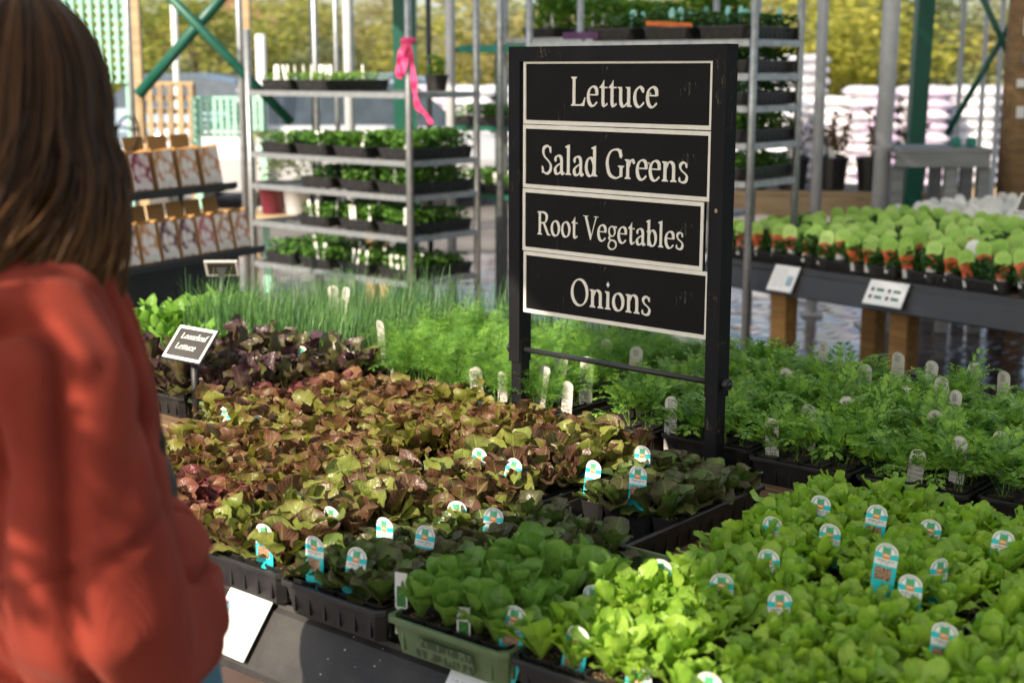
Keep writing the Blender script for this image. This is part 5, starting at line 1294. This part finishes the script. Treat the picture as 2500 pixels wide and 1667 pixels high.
# house
hp = at_y(560, 170, 52); ho = thing('house', 'small peach house with a brown roof beyond the parking lot', 'house', (hp.x, 52, -.02), rad(10))
M['peach'] = simple('peach_render', (.55, .36, .25), (.48, .31, .21), 3, .8); M['rooft'] = simple('brown_roof', (.28, .13, .07), (.20, .095, .055), 6, .8)
MB().box((0, 0, 1.3), (5.2, 4, 2.6)).build('wall', M['peach'], ho)
r_ = MB(); r_.prism([(-2.9, 2.6), (2.9, 2.6), (0, 4.3)], -2.3, 2.3, 0, Matrix.Rotation(PI / 2, 4, 'X')); r_.build('roof', M['rooft'], ho)
M['glass'] = simple('dark_window_glass', (.03, .045, .06), (.05, .07, .09), 5, .12, spec=.8)
for x in (-1.5, 1.4):
    w_ = MB().box((x, -2.03, 1.5), (.9, .06, 1.0)).build('window', M['white'], ho); MB().box((x, -2.07, 1.5), (.75, .03, .85)).build('pane', M['glass'], w_)
MB().box((0, -2.03, 1.0), (.9, .06, 2.0)).build('door', M['rooft'], ho)
# cars
def car(label, loc, rz, col, s_=1.0, roofcol=None):
    cm = simple('car_paint', col, tuple(x * .9 for x in col), 3, .25, .3, spec=.6)
    o = thing('parked_car', label, 'car', loc, rz, 'cars in the parking lot'); o.scale = (s_, s_, s_)
    sec = [(-2.15, .35, .62, .70), (-2.1, .3, .80, .78), (-1.6, .25, .92, .86), (-.8, .22, .95, .88), (.8, .22, .95, .88), (1.6, .25, .90, .86), (2.05, .3, .74, .78), (2.15, .38, .62, .66)]
    b = MB(); b.loft([[(x, -w, z0), (x, -w - .03, (z0 + z1) / 2), (x, -w + .04, z1), (x, w - .04, z1), (x, w + .03, (z0 + z1) / 2), (x, w, z0)] for x, z0, z1, w in sec], caps=True); b.build('body', cm, o, smooth=False)
    cb2 = [(-1.75, .90, .92, .74), (-1.25, .92, 1.36, .66), (-.6, .93, 1.47, .64), (.35, .93, 1.45, .64), (1.15, .91, .93, .76)]
    g_ = MB(); g_.loft([[(x, -w - (z1 - z0) * .12, z0), (x, -w, z1), (x, w, z1), (x, w + (z1 - z0) * .12, z0)] for x, z0, z1, w in cb2], caps=True); g_.build('windows', M['glass'], o)
    rf = MB(); rf.loft([[(x, -w, z), (x, -w * .6, z + .035), (x, w * .6, z + .035), (x, w, z)] for x, z, w in ((-1.22, 1.365, .66), (-.6, 1.475, .645), (.35, 1.455, .645), (.45, 1.40, .645))], caps=True); rf.build('roof', cm, o)
    for x in (-1.35, 1.35):
        for y in (-.8, .8):
            w_ = MB(); w_.lathe([(.0, -.1), (.2, -.1), (.31, -.09), (.33, 0), (.31, .09), (.2, .1), (0, .1)], 16, 0, Matrix.Translation((x, y, .33)) @ Matrix.Rotation(PI / 2, 4, 'X')); wl = w_.build('wheel', M['blackpl'], o)
            h_ = MB(); h_.lathe([(0, -.106), (.17, -.104), (.19, -.1)], 12, 0, Matrix.Translation((x, y, .33)) @ Matrix.Rotation(PI / 2, 4, 'X')); h_.build('rim', M['galv'], wl)
    for y in (-.55, .55):
        MB().box((2.14, y, .62), (.06, .3, .12)).build('headlight', M['white'], o); MB().box((-2.13, y, .68), (.06, .28, .12)).build('tail_light', M['burgundy'], o)
p = at_y(420, 170, 24); car('blue grey car behind the white lamp post', (p.x, 24, -.02), rad(175), (.22, .30, .38))
p = at_y(770, 170, 26); car('silver grey car behind the dark thin post', (p.x, 26, -.02), rad(170), (.35, .38, .42))
p = at_y(560, 170, 28); car('dark car with a pale roof by the peach post', (p.x, 28, -.02), rad(10), (.08, .08, .09))
p = at_y(900, 170, 27); car('pale blue car left of the green column', (p.x, 27, -.02), rad(178), (.40, .46, .52))
p = at_y(700, 170, 17); car('white car with rounded nose under the top rack shelf', (p.x + .3, 17, -.02), rad(185), (.62, .62, .63))

# ================================================================== THE PERSON
from mathutils import noise as mnoise
PR = rad(-58); P0 = Vector((-.555, 1.50, 0))
per = thing('person', 'person with long brown hair in an oversized rust red sweater, back to the camera', 'person', P0, PR)
def ering(cx, cy, z, rx, ry, n=28, pw=2.0):
    out = []
    for k in range(n):
        a = 2 * PI * k / n; c_, s_ = math.cos(a), math.sin(a)
        out.append((cx + rx * math.copysign(abs(c_) ** (2 / pw), c_), cy + ry * math.copysign(abs(s_) ** (2 / pw), s_), z))
    return out
def remesh(mb, voxel, smooth=6, fold=None):
    tmp = bpy.data.objects.new('tmp', mb.mesh('tmp', M['white'])); C.objects.link(tmp)
    r = tmp.modifiers.new('r', 'REMESH'); r.mode = 'VOXEL'; r.voxel_size = voxel
    s_ = tmp.modifiers.new('s', 'SMOOTH'); s_.factor = .5; s_.iterations = smooth
    dg = bpy.context.evaluated_depsgraph_get(); ev = tmp.evaluated_get(dg)
    me = bpy.data.meshes.new_from_object(ev, depsgraph=dg)
    bpy.data.objects.remove(tmp)
    if fold:
        n = len(me.vertices); co = np.empty(n * 3); me.vertices.foreach_get('co', co); co = co.reshape(-1, 3)
        no = np.array([v.normal[:] for v in me.vertices])
        d = np.array([fold(Vector(c)) for c in co]); co += no * d[:, None]
        me.vertices.foreach_set('co', co.ravel())
    me.polygons.foreach_set('use_smooth', [True] * len(me.polygons)); me.materials.clear(); me.update()
    return me
M['skin'] = simple('skin', (.55, .32, .22), (.48, .26, .18), 20, .5)
HC = Vector((0, .04, 1.487)); HY = rad(10)
HM = Matrix.Translation(HC) @ Matrix.Rotation(HY, 4, 'Z') @ Matrix.Rotation(rad(-6), 4, 'X')
b = MB()
hp_ = [(-.118, .022, .078, .03), (-.105, .040, .09, .01), (-.075, .055, .095, .045), (-.035, .066, .094, .078), (.0, .071, .092, .092), (.04, .073, .094, .098), (.08, .065, .08, .09), (.108, .045, .052, .06), (.122, .012, .012, .02)]
b.loft([[(w * math.cos(a), (f if math.sin(a) > 0 else bk) * math.sin(a), z) for a in (2 * PI * k / 24 for k in range(24))] for z, w, f, bk in hp_], 0, HM, True)
b.loft([[(-.008, .085, .012), (.008, .085, .012), (.0, .094, .014)], [(-.012, .085, -.012), (.012, .085, -.012), (0, .108, -.014)], [(-.017, .08, -.034), (.017, .08, -.034), (0, .118, -.032)], [(-.01, .08, -.042), (.01, .08, -.042), (0, .098, -.042)]], 0, HM, True)   # nose
b.tube([HM @ Vector((-.022, .085, -.064)), HM @ Vector((0, .097, -.062)), HM @ Vector((.022, .085, -.064))], [.004, .008, .004], 8)        # lips
b.tube([HM @ Vector((-.02, .086, -.075)), HM @ Vector((0, .096, -.075)), HM @ Vector((.02, .086, -.075))], [.004, .008, .004], 8)
for s_ in (-1, 1): b.tube([HM @ Vector((s_ * .070, -.005, -.03)), HM @ Vector((s_ * .080, -.012, 0)), HM @ Vector((s_ * .076, -.008, .025))], [.008, .012, .008], 8)   # ears
b.tube([(0, .045, 1.44), (0, .02, 1.36), (0, 0, 1.28)], [.05, .052, .08], 14)
b.loft([ering(0, y, z, rx, ry) for z, y, rx, ry in ((.84, .04, .15, .11), (.95, .04, .15, .11), (1.05, .02, .125, .095), (1.2, 0, .145, .10), (1.32, 0, .15, .09), (1.37, 0, .07, .06))], caps=True)
for s_ in (-1, 1):
    b.tube([(s_ * .08, .04, .9), (s_ * .09, .05, .62), (s_ * .09, .05, .47), (s_ * .09, .03, .25), (s_ * .09, .02, .07)], [.085, .07, .052, .05, .036], 14)
    b.tube([(s_ * .09, -.02, .045), (s_ * .09, .06, .045), (s_ * .095, .16, .03)], [.035, .038, .028], 10)
    b.tube([(s_ * .15, 0, 1.31), (s_ * .185, .02, 1.18), (s_ * .195, .045, 1.0), (s_ * .09, .125, .96), (s_ * (-.01 if s_ > 0 else .03), .155 if s_ > 0 else .17, .985 if s_ > 0 else .945)], [.042, .036, .032, .028, .022], 12)
    hb = Vector((s_ * (-.01 if s_ > 0 else .03), .155 if s_ > 0 else .17, .985 if s_ > 0 else .945)); hd = Vector((-s_, .05, .05)).normalized(); up_ = Vector((0, 0, 1)); sdv = hd.cross(up_).normalized()
    b.tube([hb, hb + hd * .035, hb + hd * .075], [.022, .028, .024], 10)
    for q, (off, ln) in enumerate(((.020, .058), (.007, .068), (-.006, .063), (-.018, .05))):
        r0 = hb + hd * .07 + up_ * off; k1 = r0 + hd * ln * .45 + sdv * s_ * .006; k2 = k1 + (hd * .5 + sdv * s_ * .8).normalized() * ln * .35; k3 = k2 + (sdv * s_ - hd * .2).normalized() * ln * .25
        b.tube([r0, k1, k2, k3], [.0085, .008, .0075, .006], 8)
    r0 = hb + hd * .03 + up_ * .024; b.tube([r0, r0 + (hd * .6 + up_ * .7).normalized() * .03, r0 + (hd * .9 + up_ * .5).normalized() * .055], [.010, .0095, .007], 8)
body = remesh(b, .006, 4); body.materials.append(M['skin']); put('body', body, per)
for s_ in (-1, 1):
    e = MB(); e.lathe([(.0, -.011), (.008, -.008), (.011, 0), (.008, .008), (0, .011)], 12, 0, HM @ Matrix.Translation((s_ * .031, .078, .008))); e.build('eye', M['white'], per, smooth=True)
gl = MB()
for s_ in (-1, 1):
    gl.tube([HM @ Vector((s_ * .034 + .026 * math.cos(a), .106, .004 + .02 * math.sin(a))) for a in (2 * PI * k / 18 for k in range(19))], .0016, 6)
    gl.tube([HM @ Vector((s_ * .06, .104, .01)), HM @ Vector((s_ * .078, .07, .012)), HM @ Vector((s_ * .08, -.01, .01))], .0018, 6)
gl.tube([HM @ Vector((-.008, .107, .01)), HM @ Vector((.008, .107, .01))], .0016, 6)
gl.build('glasses', M['darksteel'], per, smooth=True)

# sweater
sw = MB()
sw.loft([ering(0, y, z, rx, ry, 32, 2.3) for z, y, rx, ry in ((.865, .0, .182, .135), (.92, .0, .195, .15), (1.02, .0, .19, .155), (1.12, 0, .18, .148), (1.22, 0, .175, .14), (1.29, 0, .17, .125), (1.335, .005, .15, .105), (1.37, .02, .09, .08), (1.395, .03, .068, .068))], caps=True)
for s_ in (-1, 1):
    sw.tube([(s_ * .135, 0, 1.305), (s_ * .185, .0, 1.25), (s_ * .215, .008, 1.14), (s_ * .225, .03, 1.03), (s_ * .19, .05, .965), (s_ * .12, .125, .955), (s_ * .02, .155, .98 if s_ > 0 else .945), (-s_ * .05, .16, .985 if s_ > 0 else .945)], [.062, .076, .074, .076, .078, .07, .064, .058], 20)
def fold(p):
    """soft puffy cloth with a few narrow creases: long ones down the sleeve, slung ones across the waist"""
    w = mnoise.noise(Vector((p.x * 4 + 3, p.y * 4, p.z * 4)))
    low = max(0, min(1, (1.08 - p.z) / .14))
    a = mnoise.noise(Vector((p.x * 5 + p.y * 6, p.y * 6 - p.x * 4, p.z * 1.8 + w * .8)))
    b_ = mnoise.noise(Vector((p.x * 2.4 + 7, p.y * 2.4, p.z * 7.5 + p.x * 5 + w * .9)))
    c_ = math.exp(-(a / .07) ** 2) * (1 - .7 * low) + math.exp(-(b_ / .08) ** 2) * (.25 + .75 * low)
    seam = math.exp(-((p.z - 1.10 - .35 * (p.y - .02)) / .007) ** 2) * (1 if p.x > .13 else 0)
    return .012 + .012 * w - .022 * c_ + .010 * abs(a) - .006 * seam
swm = remesh(sw, .0065, 5, fold)
def knit():
    n = NT('rust_knit'); ob = n.co('Object')
    f = n.noise(ob, 9, 4)
    col = n.mix(n.ss(f, .3, .7), (.165, .023, .014), (.225, .034, .021))
    w = n.new('ShaderNodeTexWave'); w.inputs['Scale'].default_value = 130; w.inputs['Distortion'].default_value = 1.0; n.L.new(ob, w.inputs['Vector'])
    n.set(col, .9, 0, .15, Sheen_Weight=.08, Sheen_Roughness=.5)
    n.inp(n.bsdf.inputs['Sheen Tint'], (.9, .5, .4)); n.bump(n.m('ADD', n.m('MULTIPLY', w.outputs['Fac'], .5), n.noise(ob, 260, 2)), .35, .002); return n.mat
swm.materials.append(knit()); put('sweater', swm, per)
# hem and seam ridges
hm_ = MB(); hm_.tube([(.185 * math.cos(a), .138 * math.sin(a), .87) for a in (2 * PI * k / 40 for k in range(41))], .012, 8); hm_.build('hem', swm.materials[0], per, smooth=True)
# jeans
jn = MB(); jn.loft([ering(0, y, z, rx, ry, 28) for z, y, rx, ry in ((.74, .075, .165, .14), (.82, .08, .172, .15), (.90, .075, .165, .145), (.97, .05, .15, .125), (1.03, .03, .14, .11))], caps=True)
for s_ in (-1, 1): jn.tube([(s_ * .085, .055, .85), (s_ * .092, .055, .62), (s_ * .092, .05, .45), (s_ * .092, .03, .2), (s_ * .092, .025, .09)], [.102, .088, .072, .066, .062], 18)
jm = remesh(jn, .009, 4, lambda p: .004 * mnoise.noise(Vector((p.x * 14, p.y * 14, p.z * 26))))
jm.materials.append(simple('blue_denim', (.025, .10, .16), (.06, .17, .24), 9, .85, bump=.4, bs=400)); put('jeans', jm, per)
for s_ in (-1, 1):
    sh = MB(); sh.loft([[(s_ * .092 + w * math.cos(a), y, .03 + h * (math.sin(a) if math.sin(a) > 0 else math.sin(a) * .9)) for a in (2 * PI * k / 14 for k in range(14))] for y, w, h in ((-.075, .02, .028), (-.06, .036, .05), (.0, .042, .06), (.08, .048, .045), (.16, .046, .034), (.2, .025, .024))], caps=True); sh.build('shoe', M['blackpaint'], per, (0, 0, .002), smooth=True)
# hair: a close shell and many hanging locks
def hair_path(phi, lay, rr, n=15, ze=None):
    """phi measured from the face direction; lay 0 inner .. 1 outer"""
    a = phi; s0, c0 = math.sin(a), math.cos(a); pts = []
    rx, ry, rz_ = .083 + .022 * lay, (.106 if c0 < 0 else .094) + .022 * lay, .128 + .016 * lay
    zend = ze if ze is not None else -.245 - .07 * max(0, -c0) + (rr.uniform(-.055, .02) if rr.random() < .6 else rr.uniform(0, .09))
    for i in range(n):
        t = i / (n - 1)
        if t < .5:
            th = t / .5 * PI / 2
            x, y, z = s0 * rx * math.sin(th), c0 * ry * math.sin(th) - .008, rz_ * math.cos(th) + .002
        else:
            k = (t - .5) / .5
            fl = 1 + .10 * math.sin(k * 2.6) - .16 * k * k
            x, y, z = s0 * rx * fl, c0 * ry * fl - .008 - .01 * k, zend * k
            y -= (.08 * max(0, -c0) + .12 * (1 - abs(c0))) * k ** 1.4; x += .03 * k ** 1.4 * s0
            if c0 > 0: y += .03 * k * (1 - k) * 4
        pts.append(Vector((x, y, z + .004)))
    return pts
rr = random.Random(11)
FA = rad(52)
shell = MB(); rings = []
for k in range(49):
    phi = FA + (2 * PI - 2 * FA) * k / 48; rings.append([HM @ p for p in hair_path(phi, .1, random.Random(5), 15, -.10)])
shell.loft(rings, closed=False)
def hair_mat():
    n = NT('brown_hair'); ob = n.co('Object'); z = n.sep(ob)[2]
    r = n.island()
    col = n.mix(n.m('POWER', r, 1.5), (.018, .008, .004), (.085, .038, .014))
    tip = n.m('SUBTRACT', 1.0, n.ss(z, 1.22, 1.46))  # sunlight on the lower hair, painted in as a golden tone
    col = n.mix(n.m('MULTIPLY', tip, n.m('MULTIPLY_ADD', r, .6, .25)), col, (.30, .145, .042))
    n.set(col, .42, 0, .22); n.inp(n.bsdf.inputs['Anisotropic'], .6)
    n.bump(n.noise(n.scale(ob, (260, 260, 6)), 1.2, 3), .5, .004); return n.mat
HMAT = hair_mat()
hair = MB()
hair.v, hair.f, hair.m, hair.uv = list(shell.v), list(shell.f), list(shell.m), list(shell.uv)
for k in range(2100):
    phi = FA - .12 + (2 * PI - 2 * FA + .24) * rr.random(); lay = rr.uniform(.1, 1.0)
    ps = hair_path(phi, lay, rr); wob = rr.uniform(0, 6.28); am = rr.uniform(.001, .006) if k < 1900 else rr.uniform(.008, .02)
    ps = [p + Vector((math.sin(wob + i * .7) * am, math.cos(wob + i * .6) * am, 0)) * (i / 14) for i, p in enumerate(ps)]
    st_ = rr.choice((0, 0, 1, 2)); ps = ps[st_:]
    r0 = rr.uniform(.0012, .0030) if k < 1900 else .0007
    hair.tube([HM @ p for p in ps], [r0 * (1 if i < len(ps) - 4 else max(.12, (len(ps) - 1 - i) / 4)) for i in range(len(ps))], 4)
hair.build('hair', HMAT, per, smooth=True)
# small black bag worn in front
bg = thing('shoulder_bag', 'small black bag worn on the front of the red sweater', 'bag', P0 + Matrix.Rotation(PR, 4, 'Z') @ Vector((-.15, .20, .90)), PR)
m = MB(); m.loft([ering(0, 0, z, rx, ry, 20, 4) for z, rx, ry in ((0, .05, .022), (.01, .065, .03), (.15, .062, .03), (.18, .05, .02))], caps=True); m.build('pouch', M['blackpaint'], bg, smooth=True)
m = MB(); m.tube([(.05, -.005, .16), (.15, -.03, .19), (.20, -.045, .24), (.21, -.065, .31), (.19, -.10, .38)], .011, 6); m.build('strap', M['blackpaint'], bg, smooth=True)
